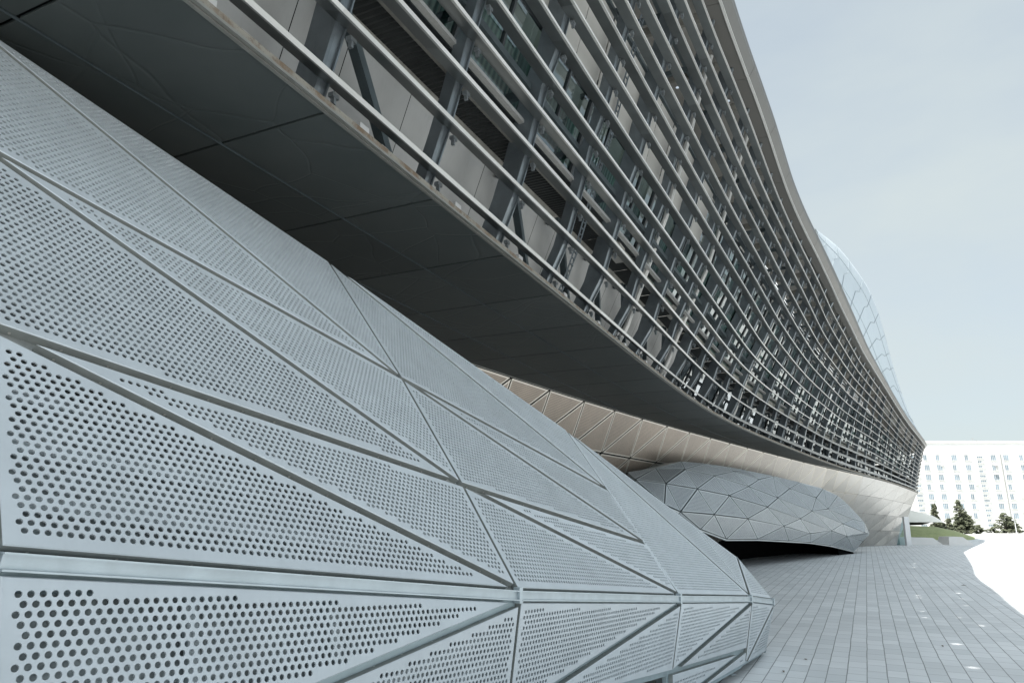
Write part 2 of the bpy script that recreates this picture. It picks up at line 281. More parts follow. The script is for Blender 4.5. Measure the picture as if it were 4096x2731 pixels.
M['shell'] = metal('pale roof sheet', (.42, .475, .51), .35, .1, .03, .5)
M['shell_seam'] = metal('roof seam', (.22, .26, .28), .5, .1, .03, .5)
M['concrete'] = metal('pale concrete', (.60, .60, .59), .7, 0, .06, 1.5)
M['white_metal'] = metal('white metal', (.66, .67, .68), .35, .3, .05, 1.5, streak=.1)


def rust_material():
    m = NT('rusty ledge'); co = m.coord()
    f = m.ramp(m.noise(3.2, 7, co, .72), .46, .62)
    c = m.mix(f, (.19, .178, .15), (.115, .078, .048))
    c = m.mix(m.ramp(m.noise(26, 4, co), .55, .75), c, (.08, .055, .04))
    m.set(Base_Color=c, Roughness=.8, Metallic=.1); m.bump(m.noise(40, 4, co), .3, .01)
    return m.mat


M['rust'] = rust_material()


def soffit_material():
    m = NT('charcoal soffit panel'); co = m.coord()
    # pressed creases: distorted cell borders at two sizes
    w = m.noise(.35, 2, co, out='Color')
    vm = m.node('ShaderNodeVectorMath', operation='MULTIPLY_ADD'); m.l.new(w, vm.inputs[0]); vm.inputs[1].default_value = (1.6, 1.6, 0); m.l.new(co, vm.inputs[2])
    hs = None
    for sc, wd in ((.42, .012), (.75, .016)):
        vo = m.node('ShaderNodeTexVoronoi', feature='DISTANCE_TO_EDGE', voronoi_dimensions='2D'); vo.inputs['Scale'].default_value = sc
        m.l.new(vm.outputs[0], vo.inputs['Vector'])
        h = m.ramp(vo.outputs['Distance'], 0, wd)
        hs = h if hs is None else m.math('MULTIPLY', hs, h)
    f = m.noise(1.1, 4, co)
    c = m.mix(m.ramp(f, .3, .7), (.038, .0455, .0450), (.049, .0555, .0545))
    t = m.math('ADD', m.math('MULTIPLY', m.math('SUBTRACT', m.attr('tone'), .5), .25), 1.0)
    v2 = m.node('ShaderNodeVectorMath', operation='SCALE'); m.l.new(c, v2.inputs[0]); m.l.new(t, v2.inputs['Scale'])
    m.set(Base_Color=v2.outputs[0], Roughness=.46, Metallic=.0, Specular_IOR_Level=.34)
    m.bump(hs, .42, .009)
    return m.mat


M['soffit'] = soffit_material()


def glass_material(name, tint, gloss):
    m = NT(name)
    m.n.remove(m.b)
    tr = m.node('ShaderNodeBsdfTransparent'); tr.inputs[0].default_value = (*tint, 1)
    gl = m.node('ShaderNodeBsdfGlossy'); gl.inputs['Roughness'].default_value = .03; gl.inputs[0].default_value = (.92, .97, 1, 1)
    lw = m.node('ShaderNodeFresnel'); lw.inputs[0].default_value = 1.5
    f = m.math('MINIMUM', m.math('ADD', m.math('MULTIPLY', lw.outputs[0], 1.3), gloss), 1.0)
    mx = m.node('ShaderNodeMixShader'); m.l.new(f, mx.inputs[0]); m.l.new(tr.outputs[0], mx.inputs[1]); m.l.new(gl.outputs[0], mx.inputs[2])
    m.l.new(mx.outputs[0], m.out.inputs[0])
    return m.mat


M['glass'] = glass_material('window glass', (.42, .56, .54), .06)
M['pale_glass'] = glass_material('pale end glass', (.55, .75, .76), .10)


def blind_material():
    m = NT('vertical blind'); co = m.coord('UV')
    w = m.node('ShaderNodeTexWave', wave_type='BANDS', bands_direction='X'); w.inputs['Scale'].default_value = 2.2; w.inputs['Distortion'].default_value = 1.2
    m.l.new(co, w.inputs['Vector'])
    c = m.mix(w.outputs['Fac'], (.10, .14, .13), (.34, .42, .38))
    t = m.attr('tone')
    c = m.mix(t, (.02, .028, .028), c)
    m.set(Base_Color=c, Roughness=.8)
    return m.mat


M['blind'] = blind_material()


def paver_material():
    m = NT('pale grey paving'); co = m.coord('Object')
    mp = m.node('ShaderNodeMapping'); mp.inputs['Rotation'].default_value = (0, 0, -R(90 - 26.7)); m.l.new(co, mp.inputs[0])
    # slow wobble so that the joints are not ruled lines
    w = m.noise(.9, 2, mp.outputs[0], out='Color')
    vm = m.node('ShaderNodeVectorMath', operation='MULTIPLY_ADD'); m.l.new(w, vm.inputs[0]); vm.inputs[1].default_value = (.03, .03, 0); m.l.new(mp.outputs[0], vm.inputs[2])
    b = m.node('ShaderNodeTexBrick', offset=.37, offset_frequency=2, squash=1.0)
    b.inputs['Scale'].default_value = 1; b.inputs['Brick Width'].default_value = .55; b.inputs['Row Height'].default_value = .30
    b.inputs['Mortar Size'].default_value = .008; b.inputs['Mortar Smooth'].default_value = .3; b.inputs['Bias'].default_value = 0
    b.inputs['Color1'].default_value = (.64, .665, .675, 1); b.inputs['Color2'].default_value = (.77, .79, .80, 1); b.inputs['Mortar'].default_value = (.24, .25, .25, 1)
    m.l.new(vm.outputs[0], b.inputs['Vector'])
    # only the long joints read dark; cross joints are tight
    b2 = m.node('ShaderNodeTexBrick', offset=.0, squash=1.0)
    b2.inputs['Scale'].default_value = 1; b2.inputs['Brick Width'].default_value = 900; b2.inputs['Row Height'].default_value = .30
    b2.inputs['Mortar Size'].default_value = .011; b2.inputs['Mortar Smooth'].default_value = .4
    m.l.new(vm.outputs[0], b2.inputs['Vector'])
    pres = m.ramp(m.noise(1.6, 3, mp.outputs[0]), .34, .60)
    c = m.mix(m.math('MULTIPLY', m.math('MULTIPLY', b2.outputs['Fac'], pres), .60), b.outputs['Color'], (.20, .205, .205))
    st = m.noise(.28, 5, mp.outputs[0], .6)
    c = m.mix(m.math('MULTIPLY', m.ramp(st, .42, .70), .30), c, (.46, .47, .47))
    mp2 = m.node('ShaderNodeMapping'); mp2.inputs['Scale'].default_value = (3.0, .4, 1); m.l.new(mp.outputs[0], mp2.inputs[0])
    gr = m.noise(2.2, 6, mp2.outputs[0], .7)
    c = m.mix(m.math('MULTIPLY', m.ramp(gr, .5, .8), .30), c, (.50, .51, .51))
    m.set(Base_Color=c, Roughness=.72)
    m.bump(m.math('SUBTRACT', m.noise(60, 3, co), m.math('MULTIPLY', b2.outputs['Fac'], 1.5)), .25, .01)
    return m.mat


M['paver'] = paver_material()


def simple(name, c0, c1, scale, rough=.85, bump=0):
    m = NT(name); co = m.coord()
    f = m.noise(scale, 6, co, .65)
    m.set(Base_Color=m.mix(m.ramp(f, .3, .7), c0, c1), Roughness=rough)
    if bump: m.bump(f, bump, .05)
    return m.mat


M['lawn'] = simple('short lawn', (.25, .29, .13), (.36, .39, .20), 2.5, .9, .4)
M['render'] = simple('white rendered wall', (.70, .70, .69), (.78, .78, .77), .25)
M['sill'] = simple('sill stone', (.50, .50, .49), (.58, .58, .57), 1)
M['far_ground'] = simple('far ground', (.34, .34, .32), (.46, .46, .44), .05)
M['leaf'] = simple('conifer needles', (.050, .062, .034), (.10, .108, .066), 1.8, .8)
M['bark'] = simple('bark', (.07, .055, .04), (.12, .10, .08), 6)
M['pane'] = metal('far window glass', (.22, .28, .33), .15, 0, .35, .35)
M['dry_leaf'] = simple('dry leaf', (.10, .07, .04), (.16, .12, .07), 30)

# ------------------------------------------------------------------ ground
def ground_z(x, y): return SLOPE * min(y, 84.0)


mb = MB()
gy = [-120, -20, 0, 20, 40, 60, 84.0]
gx = [-300, -40, 0, 40, 300]
for j in range(len(gy) - 1):
    for i in range(len(gx) - 1):
        mb.add([(gx[i], gy[j], SLOPE * gy[j]), (gx[i + 1], gy[j], SLOPE * gy[j]), (gx[i + 1], gy[j + 1], SLOPE * gy[j + 1]), (gx[i], gy[j + 1], SLOPE * gy[j + 1])], [(0, 1, 2, 3)])
tag(mb.build('plaza', M['paver']), kind='structure')
mb = MB()
LOWZ = SLOPE * 84 - .25
mb.add([(-4000, 84, LOWZ), (4000, 84, LOWZ), (4000, 6000, LOWZ), (-4000, 6000, LOWZ)], [(0, 1, 2, 3)])
tag(mb.build('ground', M['far_ground']), kind='structure')

# ------------------------------------------------------------------ facade geometry
def st(s):
    s = min(max(s, 0.0), NS - 1.001); i = int(s); f = s - i
    a, b, c, d = ST[max(i - 1, 0)], ST[i], ST[i + 1], ST[min(i + 2, NS - 1)]
    return .5 * (2 * b + (c - a) * f + (2 * a - 5 * b + 4 * c - d) * f * f + (3 * b - a - 3 * c + d) * f ** 3)


def FP(s, k, inset=0.0, dz=0.0, q=None):
    """point of the facade at louvre level k (0 lower edge .. 15 roof edge), pushed inwards by inset"""
    q = st(s) if q is None else q
    i = min(int(k), 14); f = k - i
    o = q[6 + i] * (1 - f) + q[7 + i] * f
    t = TAU[i] * (1 - f) + TAU[i + 1] * f
    return Vector((q[0] + q[3] * (o - inset), q[1] + q[4] * (o - inset), q[2] + t * (q[5] - q[2]) + dz))


def FZ(s, z, inset):
    """point inset behind the facade line at height z above the lower edge, following the lean"""
    q = st(s); H = q[5] - q[2]; t = z / H
    k = float(np.interp(t, TAU, range(16)))
    return FP(s, k, inset, 0, q)


def nrm(s):
    q = st(s); return Vector((q[3], q[4], 0)).normalized()


def tan(s):
    n = nrm(s); return Vector((-n.y, n.x, 0))


def hgt(s):
    q = st(s); return (q[5] - q[2]) / 9.3      # 1 near the viewer, less at the low far end


S0, S1 = 1.0, NS - 2.0
B0 = st(12)
building = thing('conference_hall', (float(B0[0]), float(B0[1]), 0.0), 'long curved hall leaning outward, wrapped in grey metal louvres above a dark soffit', 'building')

# louvres ------------------------------------------------------------------------
for k in range(1, 14):
    rings = []; nose = []; tones = []
    s = S0; seg = random.random() * 1.6; tv = random.random()
    while s <= S1 + 1e-6:
        sc = max(.55, min(1.0, hgt(s)))
        q = st(s); n = nrm(s); p = FP(s, k, -.05, 0, q)
        # the blades twist steadily towards the far end, showing more of their outer face
        near_t = float(np.interp(k, [1, 4, 8, 13], [-24, -18, -4, 2])); far_t = float(np.interp(k, [1, 4, 13], [-62, -54, -42]))
        w_ = float(np.interp(s, [9, 19, 30] if k < 4 else [14, 22, 34], [0, .55, 1])); tau = R(near_t * (1 - w_) + far_t * w_)
        inn = -n * math.cos(tau) - Vector((0, 0, 1)) * math.sin(tau)
        up = Vector((0, 0, 1)) * math.cos(tau) - n * math.sin(tau)
        d = float(np.interp(k, [1, 4, 8, 13], [.27, .255, .245, .24])) * sc; t = float(np.interp(k, [1, 4, 8, 13], [.050, .044, .036, .033])) * sc
        f0 = p; b0 = p + inn * d
        rings.append([f0 - up * t * .5, f0 + up * t * .5, b0 + up * t * .32, b0 - up * t * .32])
        f1 = p - inn * .012
        nose.append([f1 - up * t * .56, f1 + up * t * .56, f1 + inn * .045 + up * t * .56, f1 + inn * .045 - up * t * .56])
        tones.append(tv)
        s += .25; seg -= .25
        if seg <= 0: seg = random.choice([1.5, 1.75, 2.0, .75]); tv = random.random()
    mb = MB(); mb.sweep(rings, tones=tones, mis=(1, 1, 0, 0)); mb.mi = 1; mb.sweep(nose, tones=tones)  # pale upper faces: sky light on the blades put into the colour
    mb.build('louvre', [M['fin'], M['fin_nose']], building)

# fascia -------------------------------------------------------------------------
mb = MB()
s = S0
while s < S1 - .01:
    e = min(s + 1.55, S1)
    mb.tone = random.random()
    rings = []
    for u in np.linspace(s + .004, e - .004, 7):
        q = st(u); sc = max(.6, min(1, hgt(u)))
        a = FP(u, 14.0, -.10, 0, q); b = FP(u, 14.55, -.17, 0, q); c = FP(u, 15, -.08, 0, q)
        dn = FP(u, 15, .40, .05, q); e1 = FP(u, 14.0, .30 * sc, .02, q); e2 = FP(u, 14.3, .32 * sc, .02, q)
        rings.append([a, b, c, dn, e2, e1])
    mb.sweep(rings)
    s = e
mb.build('fascia', M['fascia'], building)
mb = MB()
rings = []
for u in np.arange(S0, S1, .25):
    q = st(u); a = FP(u, 14.0, -.125, 0, q)
    rings.append([a + Vector((0, 0, -.035)), a + Vector((0, 0, .03)), FP(u, 14, -.06, .03, q), FP(u, 14, -.06, -.035, q)])
mb.sweep(rings); mb.build('drip_strip', M['fin_nose'], building)

# roof slab with small openings that let sun spots through -----------------------
SUN = Vector((.51, .30, -1.0))
spots = []
for (gxp, gyp) in SPOTS:
    g = Vector((gxp, gyp, ground_z(gxp, gyp)))
    zz = 15.5
    for _ in range(8):
        p = g - SUN * ((zz - g.z)); j = int(np.argmin((ST[:46, 0] - p.x) ** 2 + (ST[:46, 1] - p.y) ** 2)); zz = float(ST[j, 5]) + .05
    spots.append((p.x, p.y))
uu = np.arange(S0, S1, .5)
outer = [FP(u, 15, .35, .0) for u in uu]
inner = [FP(u, 15, min(15.0, 4 + 11 * min(1, (NS - 4 - u) / 16) if u < NS - 4 else 4), .0) for u in uu]
poly = [(p.x, p.y) for p in outer] + [(p.x, p.y) for p in reversed(inner)]
V2 = [Vector(p) for p in poly]; E2 = [(i, (i + 1) % len(poly)) for i in range(len(poly))]
mid = [(p * .75 + q_ * .25) for p, q_ in zip(outer, inner)] + [(p * .4 + q_ * .6) for p, q_ in zip(outer, inner)]
V2 += [Vector((p.x, p.y)) for p in mid]
holes = []
for hx, hy in spots:
    r0 = random.uniform(.050, .080); n0 = len(V2); holes.append((hx, hy, r0))
    for k in range(8):
        V2.append(Vector((hx + r0 * math.cos(k * math.pi / 4), hy + r0 * math.sin(k * math.pi / 4))))
        E2.append((n0 + k, n0 + (k + 1) % 8))
cd = delaunay_2d_cdt(V2, E2, [], 0, 1e-5)
zsrc = np.array([[p.x, p.y, p.z] for p in outer])


def roof_z(x, y):
    d = (zsrc[:, 0] - x) ** 2 + (zsrc[:, 1] - y) ** 2; j = int(np.argmin(d)); return float(zsrc[j, 2])


def inside(poly_, x, y):
    c_ = False; n_ = len(poly_)
    for i in range(n_):
        x0, y0 = poly_[i]; x1, y1 = poly_[i - 1]
        if (y0 > y) != (y1 > y) and x < (x1 - x0) * (y - y0) / (y1 - y0) + x0: c_ = not c_
    return c_


F2 = []
for f in cd[2]:
    cx = sum(cd[0][i].x for i in f) / 3; cy = sum(cd[0][i].y for i in f) / 3
    if any((cx - h[0]) ** 2 + (cy - h[1]) ** 2 < (h[2] * .9) ** 2 for h in holes): continue
    if not inside(poly, cx, cy): continue
    F2.append(tuple(f))
mb = MB(); mb.add([(v.x, v.y, roof_z(v.x, v.y) - .03) for v in cd[0]], F2)
mb.build('roof', M['beige'], building)

# ceiling grid under the roof, seen from below through the upper louvres ---------
for s in np.arange(S0, 44, 1.0):
    mb = MB(); mb.beam(FP(s, 14.2, .55, -.10), FP(s, 14.2, 4.6, -.10), (0, 0, 1), .10, .26); mb.build('roof_purlin', M['beam'], building)
for ins in (1.3, 2.5, 3.8):
    rings = []
    for s in np.arange(S0, 44, .5):
        p = FP(s, 13.9, ins, -.05); n = nrm(s)
        rings.append([p + n * .07 - Vector((0, 0, .11)), p + n * .07 + Vector((0, 0, .11)), p - n * .07 + Vector((0, 0, .11)), p - n * .07 - Vector((0, 0, .11))])
    mb = MB(); mb.sweep(rings); mb.build('roof_beam', M['brace'], building)

# posts --------------------------------------------------------------------------
POSTS = [m + .12 for m in range(1, NS - 3)]
for j, s in enumerate(POSTS):
    sc = max(.6, min(1, hgt(s)))
    wide = j % 2 == 0
    w = (.17 if wide else .14) * sc; dep = (.40 if wide else .23) * sc; i0 = .20 * sc
    t = tan(s); q = st(s); n = nrm(s)
    mb = MB(); rings = []
    for k in np.arange(0.0, 14.01, .5):
        p = FP(s, k, i0, .03 if k == 0 else 0, q)
        b = .028 * sc
        rings.append([p + t * (w / 2 - b), p - n * b + t * w / 2, p - n * dep + t * w / 2, p - n * dep - t * w / 2, p - n * b - t * w / 2, p - t * (w / 2 - b)])
    mb.sweep(rings)
    if j < 24:
        # carrier channel and louvre clamps
        rings = []
        for k in np.arange(.2, 14, .5):
            p = FP(s, k, i0 - .035, 0, q)
            rings.append([p + t * .052, p + t * .030, p + t * .030 - n * .03, p + t * .052 - n * .03])
        mb.sweep(rings)
        mb.mi = 1
        for k in range(1, 14):
            p = FP(s, k, .13, -.05, q)
            mb.beam(p + t * .055, p + t * .16, n, .05, .07)
            mb.beam(p + t * .105 + Vector((0, 0, -.10)), p + t * .105 + Vector((0, 0, .03)), n, .035, .05)
    mb.build('post', [M['post'], M['clamp']], building)

# lower cladding, deck, beams, braces --------------------------------------------
for j in range(len(POSTS) - 1):
    s0, s1 = POSTS[j], POSTS[j + 1]
    sc = max(.5, min(1, hgt(.5 * (s0 + s1))))
    if s1 > 46: break
    # cladding
    mb = MB()
    for a, b in ((s0, s0 + .40), (s0 + .40, s1)) if j < 15 else ():
        mb.tone = random.random()
        V = []
        for u in (a + .003, b - .003):
            V += [FZ(u, .02, 1.0), FZ(u, 1.95 * sc, 1.0)]
        mb.add([V[0], V[2], V[3], V[1]], [(0, 1, 2, 3)])
    if j < 15: mb.build('cladding_panel', M['cladding'], building)
    # brace
    if j % 2 == 0 or j > 8:
        mb = MB(); a = FZ(s0 + .18, 1.75 * sc, .72); b = FZ(s1 - .10, .05, .45)
        mb.beam(a, b, nrm(s0), .13 * sc, .13 * sc); mb.beam(a, FZ(s0 + .18, 1.75 * sc, 1.0), (0, 0, 1), .1, .1)
        mb.build('brace', M['brace'], building)
    # corrugated deck underside
    mb = MB(); n_r = 22; rings = []
    for i in range(n_r * 2 + 1):
        u = s0 + (s1 - s0) * i / (n_r * 2); dz = .022 if i % 2 else 0
        rings.append((FZ(u, 2.02 * sc, 1.02) + Vector((0, 0, dz)), FZ(u, 2.02 * sc, .45) + Vector((0, 0, dz))))
    for i in range(len(rings) - 1):
        mb.add([rings[i][0], rings[i][1], rings[i + 1][1], rings[i + 1][0]], [(0, 1, 2, 3)])
    mb.build('deck_sheet', M['deck'], building)


def long_beam(name, zf, ins, w, h, mat, s_a=S0, s_b=45.0, step=.25):
    mb = MB(); rings = []
    for s in np.arange(s_a, s_b, step):
        sc = max(.5, min(1, hgt(s))); p = FZ(s, zf * sc, ins); n = nrm(s); z = Vector((0, 0, 1))
        hh = h * sc
        rings.append([p + n * w / 2 - z * hh / 2, p + n * w / 2 + z * hh / 2, p - n * w / 2 + z * hh / 2, p - n * w / 2 - z * hh / 2])
    mb.sweep(rings); return mb.build(name, mat, building)


mb = MB(); rings = []
for s in np.arange(S0, 45, .25):
    sc = max(.5, min(1, hgt(s))); rings.append([FZ(s, .05, 1.03), FZ(s, 1.93 * sc, 1.03)])
mb.sweep(rings, closed=False); mb.build('cladding_backing', M['dark'], building)
long_beam('edge_beam', 1.93, 1.02, .16, .16, M['beam'])
long_beam('floor_beam', 2.12, .52, .12, .22, M['beam'])
long_beam('cable_tray', 2.36, .44, .10, .07, M['conduit'])
long_beam('transom_beam', 3.0, .50, .16, .14, M['brace'], S0, 45)
long_beam('sill_beam', 6.02, .62, .14, .12, M['brace'])

# glazing: a run of windows per bay ------------------------------------------------
def window(s0, s1, z0, z1, ins, sc, shade):
    fr = MB(); t = .055
    pts = [FZ(s0, z0, ins), FZ(s1, z0, ins), FZ(s1, z1, ins), FZ(s0, z1, ins)]
    n = nrm((s0 + s1) / 2)
    for a, b in ((0, 1), (1, 2), (2, 3), (3, 0)):
        fr.beam(pts[a], pts[b], n, .07 * sc, .09)
    m0 = pts[0].lerp(pts[3], .36); m1 = pts[1].lerp(pts[2], .36); fr.beam(m0, m1, n, .07 * sc, .08)
    c0 = m0.lerp(m1, .5); c1 = pts[3].lerp(pts[2], .5); fr.beam(c0, c1, n, .06 * sc, .075)
    w = fr.build('window', M['frame'], building)
    g = MB()
    for (a, b, c, d) in ((pts[0], pts[1], m1, m0), (m0, c0, c1, pts[3]), (c0, m1, pts[2], c1)):
        j = n * random.uniform(-.012, .012); j2 = n * random.uniform(-.012, .012)
        g.add([a + j, b - j, c + j2, d - j2], [(0, 1, 2, 3)])
    g.build('pane', M['glass'], w)
    bl = MB(); L = (pts[1] - pts[0]).length
    bl.tone = shade
    q = [p - n * .45 for p in (pts[0], pts[1], pts[2], pts[3])]
    bl.add(q, [(0, 1, 2, 3)])
    o = bl.build('blind', M['blind'], w)
    uvl = o.data.uv_layers.new(name='UVMap')
    for i, c in enumerate(((0, 0), (L, 0), (L, 1.5), (0, 1.5))): uvl.data[i].uv = c


for j in range(len(POSTS) - 1):
    s0, s1 = POSTS[j] + .06, POSTS[j + 1] + .04
    if s1 > 45: break
    sc = max(.5, min(1, hgt(.5 * (s0 + s1))))
    if j >= 15: window(s0, s1, .10 * sc, 1.95 * sc, .95, sc, random.choice([.1, .3, .7, .9]))
    window(s0, s1, 2.42 * sc, 4.15 * sc, .62, sc, random.choice([.9, .7, .25, 1.0]))
    if j > 12:
        window(s0, s1, 4.35 * sc, 5.95 * sc, .75, sc, random.choice([.1, .3, .8]))
    else:
        mb = MB()
        for a, b in ((s0, s0 + .5), (s0 + .5, s1)):
            mb.tone = random.random()
            mb.add([FZ(a + .004, 4.25, .60), FZ(b - .004, 4.25, .60), FZ(b - .004, 5.92, .60), FZ(a + .004, 5.92, .60)], [(0, 1, 2, 3)])
        mb.build('spandrel_panel', M['beige'], building)
    # boxed bulkhead above
    mb = MB()
    for a, b in ((s0, s0 + .47), (s0 + .49, s1 - .02)):
        mb.tone = random.random()
        z0, z1 = 6.20 * sc, 6.75 * sc
        P = [FZ(a, z0, .95), FZ(b, z0, .95), FZ(b, z0, 1.9), FZ(a, z0, 1.9), FZ(a, z1, .95), FZ(b, z1, .95), FZ(b, z1, 1.9), FZ(a, z1, 1.9)]
        mb.hexa(P)
    mb.build('bulkhead', M['beige'], building)
    # rear wall of the open upper gallery
    mb = MB()
    for a, b in ((s0, s0 + .5), (s0 + .5, s1 + .02)):
        for z0, z1 in ((6.0, 7.3), (7.33, 8.6)):
            mb.tone = random.random()
            mb.add([FZ(a + .005, z0 * sc, 4.3), FZ(b - .005, z0 * sc, 4.3), FZ(b - .005, z1 * sc, 4.3), FZ(a + .005, z1 * sc, 4.3)], [(0, 1, 2, 3)])
    mb.build('gallery_panel', M['beige'], building)
    # outrigger struts
    if j < 24:
        for z, d in ((3.05, .9), (6.1, 1.2), (7.55, 3.2)):
            mb = MB(); mb.beam(FZ(s0, z * sc, .45), FZ(s0, z * sc, .45 + d), (0, 0, 1), .10, .14); mb.build('outrigger', M['brace'], building)
        if j % 2:
            mb = MB(); mb.beam(FZ(s0, 6.3 * sc, .5), FZ(s0 + .6, 8.3 * sc, 2.6), (0, 0, 1), .08, .08); mb.build('gallery_brace', M['brace'], building)

# bright service pipes in the upper gallery
for z_p, ins, r0 in ((7.2, 1.25, .028), (7.8, 1.6, .022), (6.9, 2.0, .03)):
    mb = MB(); mb.tube([FZ(s, z_p * max(.5, min(1, hgt(s))), ins) for s in np.arange(S0, 40, .33)], r0, 6); mb.build('service_pipe', M['chrome'], building)
for s in np.arange(6, 30, .8):
    a = FZ(s, 7.0, 1.2); mb = MB(); mb.tube([a, a + Vector((.1, -.1, -.42))], .03, 6); mb.build('lamp_tube', M['chrome'], building)
# down pipes
for s in (12.62, 14.75, 19.6):
    mb = MB(); mb.tube([FZ(s, z, .52) for z in np.linspace(.1, 8.4, 12)], .075, 8)
    mb.build('down_pipe', M['fin_nose'], building)
# ladder cable trays up the facade
for s in (10.62, 13.35):
    mb = MB()
    for z0 in np.arange(.1, 8.3, .13):
        mb.beam(FZ(s - .03, z0, .5), FZ(s + .03, z0, .5), (0, 0, 1), .02, .03)
    for o_ in (-.034, .034):
        mb.tube([FZ(s + o_, z, .5) for z in np.linspace(.05, 8.4, 12)], .022, 4)
    mb.build('cable_ladder', M['post'], building)

# soffit -------------------------------------------------------------------------
STRIPS = [-.015, 1.50, 3.0, 4.5, 6.2, 9.0]
rest = MB(); cnt = 0
order = [(j, k) for j in range(2, NS - 10) for k in range(5)]
for j, k in order:
    s0, s1 = j + .11 + .008, j + 1.11 - .008
    a, b = STRIPS[k] + .018, STRIPS[k + 1] - .022
    big = (k < 4 and 5 <= j < 28)
    mb = MB() if big else rest
    mb.tone = random.random()
    P = []
    for z in (0.0, .03):
        for u, i in ((s0, a), (s1, a), (s1, b), (s0, b)):
            q = st(u); P.append(Vector((q[0] - q[3] * i, q[1] - q[4] * i, q[2] + z)))
    mb.hexa(P)
    if big and cnt < 98:
        mb.build('soffit_panel', M['soffit'], building); cnt += 1
    elif big:
        rest.add(mb.v, mb.f)
tag(rest.build('soffit_panel', M['soffit'], building), kind='stuff')
for i_s in STRIPS[1:4]:
    mb = MB(); rings = []
    for s in np.arange(1, NS - 9, .5):
        q = st(s); rings.append([Vector((q[0] - q[3] * i, q[1] - q[4] * i, q[2] + z)) for i, z in ((i_s + .002, -.010), (i_s + .002, .02), (i_s + .016, .02), (i_s + .016, -.010))])
    mb.sweep(rings); mb.build('soffit_joint', M['brace'], building)
mb = MB(); rings = []
for s in np.arange(1, NS - 9, .5):
    q = st(s); rings.append([Vector((q[0] - q[3] * i, q[1] - q[4] * i, q[2] + .05)) for i in (.0, 9.2)])
mb.sweep(rings, closed=False); mb.build('soffit_backing', M['dark'], building)
mb = MB(); rings = []; lip = []
for s in np.arange(1, NS - 9, .25):
    q = st(s)
    def at(i, z): return Vector((q[0] - q[3] * i, q[1] - q[4] * i, q[2] + z))
    rings.append([at(-.005, -.012), at(-.005, .03), at(-.045, .03), at(-.045, -.012)])
    lip.append([at(-.055, .0), at(-.055, .03), at(-.095, .03), at(-.095, .0)])
mb.sweep(rings); mb.sweep(lip); mb.build('edge_trim', M['trim'], building)
mb = MB(); rings = []
for s in np.arange(1, NS - 9, .25):
    q = st(s)
    rings.append([Vector((q[0] - q[3] * i, q[1] - q[4] * i, q[2] + z)) for i, z in ((-.085, .034), (-.085, .10), (.34, .10), (.34, .034))])
mb.sweep(rings); mb.build('ledge', M['rust'], building)

# junction boxes and little flood lights on the ledge
for j in range(5, 19):
    s = j + .11 + .30
    p = FZ(s, .16, .10); t = tan(s); n = nrm(s)
    mb = MB(); P = []
    for z in (-.055, .07):
        for a, b in ((-1, 1), (1, 1), (1, -1), (-1, -1)):
            P.append(p + t * (a * .085) + n * (b * .055) + Vector((0, 0, z)))
    mb.hexa(P); bx = mb.build('junction_box', M['white'], building)
    mb = MB()
    arc = [p + t * .09, p + t * .16 + Vector((0, 0, .03)), p + t * .24 + Vector((0, 0, -.01)), p + t * .30 + Vector((0, 0, -.06))]
    mb.tube(arc, .014, 7)
    mb.tube([p - t * .09, p - t * .16 + Vector((0, 0, .02)), p - t * .26 + Vector((0, 0, -.05))], .014, 7)
    mb.build('conduit', M['conduit'], bx)
    c = FZ(s + .26, .13, .10)
    mb = MB(); mb.tube([c + n * -.05, c + n * .05 + Vector((0, 0, .02))], .045, 12); mb.tube([c + Vector((0, 0, -.05)), c + Vector((0, 0, .0))], .02, 6)
    mb.tube([c - t * .25 + Vector((0, 0, -.02)), c - t * .15 + Vector((0, 0, .09)), c - t * .03 + Vector((0, 0, .085)), c + t * .01 + Vector((0, 0, .02))], .015, 7)
    mb.build('flood_light', M['conduit'], building)
for s in (11.72, 14.2):
    p = FZ(s, 2.15, .62); n = nrm(s); t = tan(s); mb = MB(); P = []
    for z in (-.2, .16):
        for a, b in ((-1, 1), (1, 1), (1, -1), (-1, -1)):
            P.append(p + t * (a * .22) + n * (b * .12) + Vector((0, 0, z)))
    mb.hexa(P); mb.build('junction_box', M['beige'], building)

# ------------------------------------------------------------------ perforated sheet pieces
def uv_panel(mb_list, A, B, C, inset, lift, border, mats, name, parent, tone):
    """triangular sheet: punched field (slot 0) inside a plain border (slot 1) with folded edge"""
    A, B, C = Vector(A), Vector(B), Vector(C)
    n = (B - A).cross(C - A).normalized()
    cen = (A + B + C) / 3

    def shrink(P, d):
        out = []
        for i in range(3):
            p0, p1, p2 = P[i - 1], P[i], P[(i + 1) % 3]
            e0 = (p1 - p0).normalized(); e1 = (p2 - p1).normalized()
            m0 = n.cross(e0); m1 = n.cross(e1)
            bis = (m0 + m1); den = 1 + m0.dot(m1)
            out.append(p1 + bis * (d / max(den, .12)))
        return out
    O = [p + n * lift for p in shrink([A, B, C], inset)]
    I = [p + n * lift for p in shrink([A, B, C], inset + border)]
    D = [p - n * lift * .9 for p in O]
    mb_list.append((O, I, D, tone, A, (B - A).normalized(), n))  # one sheet


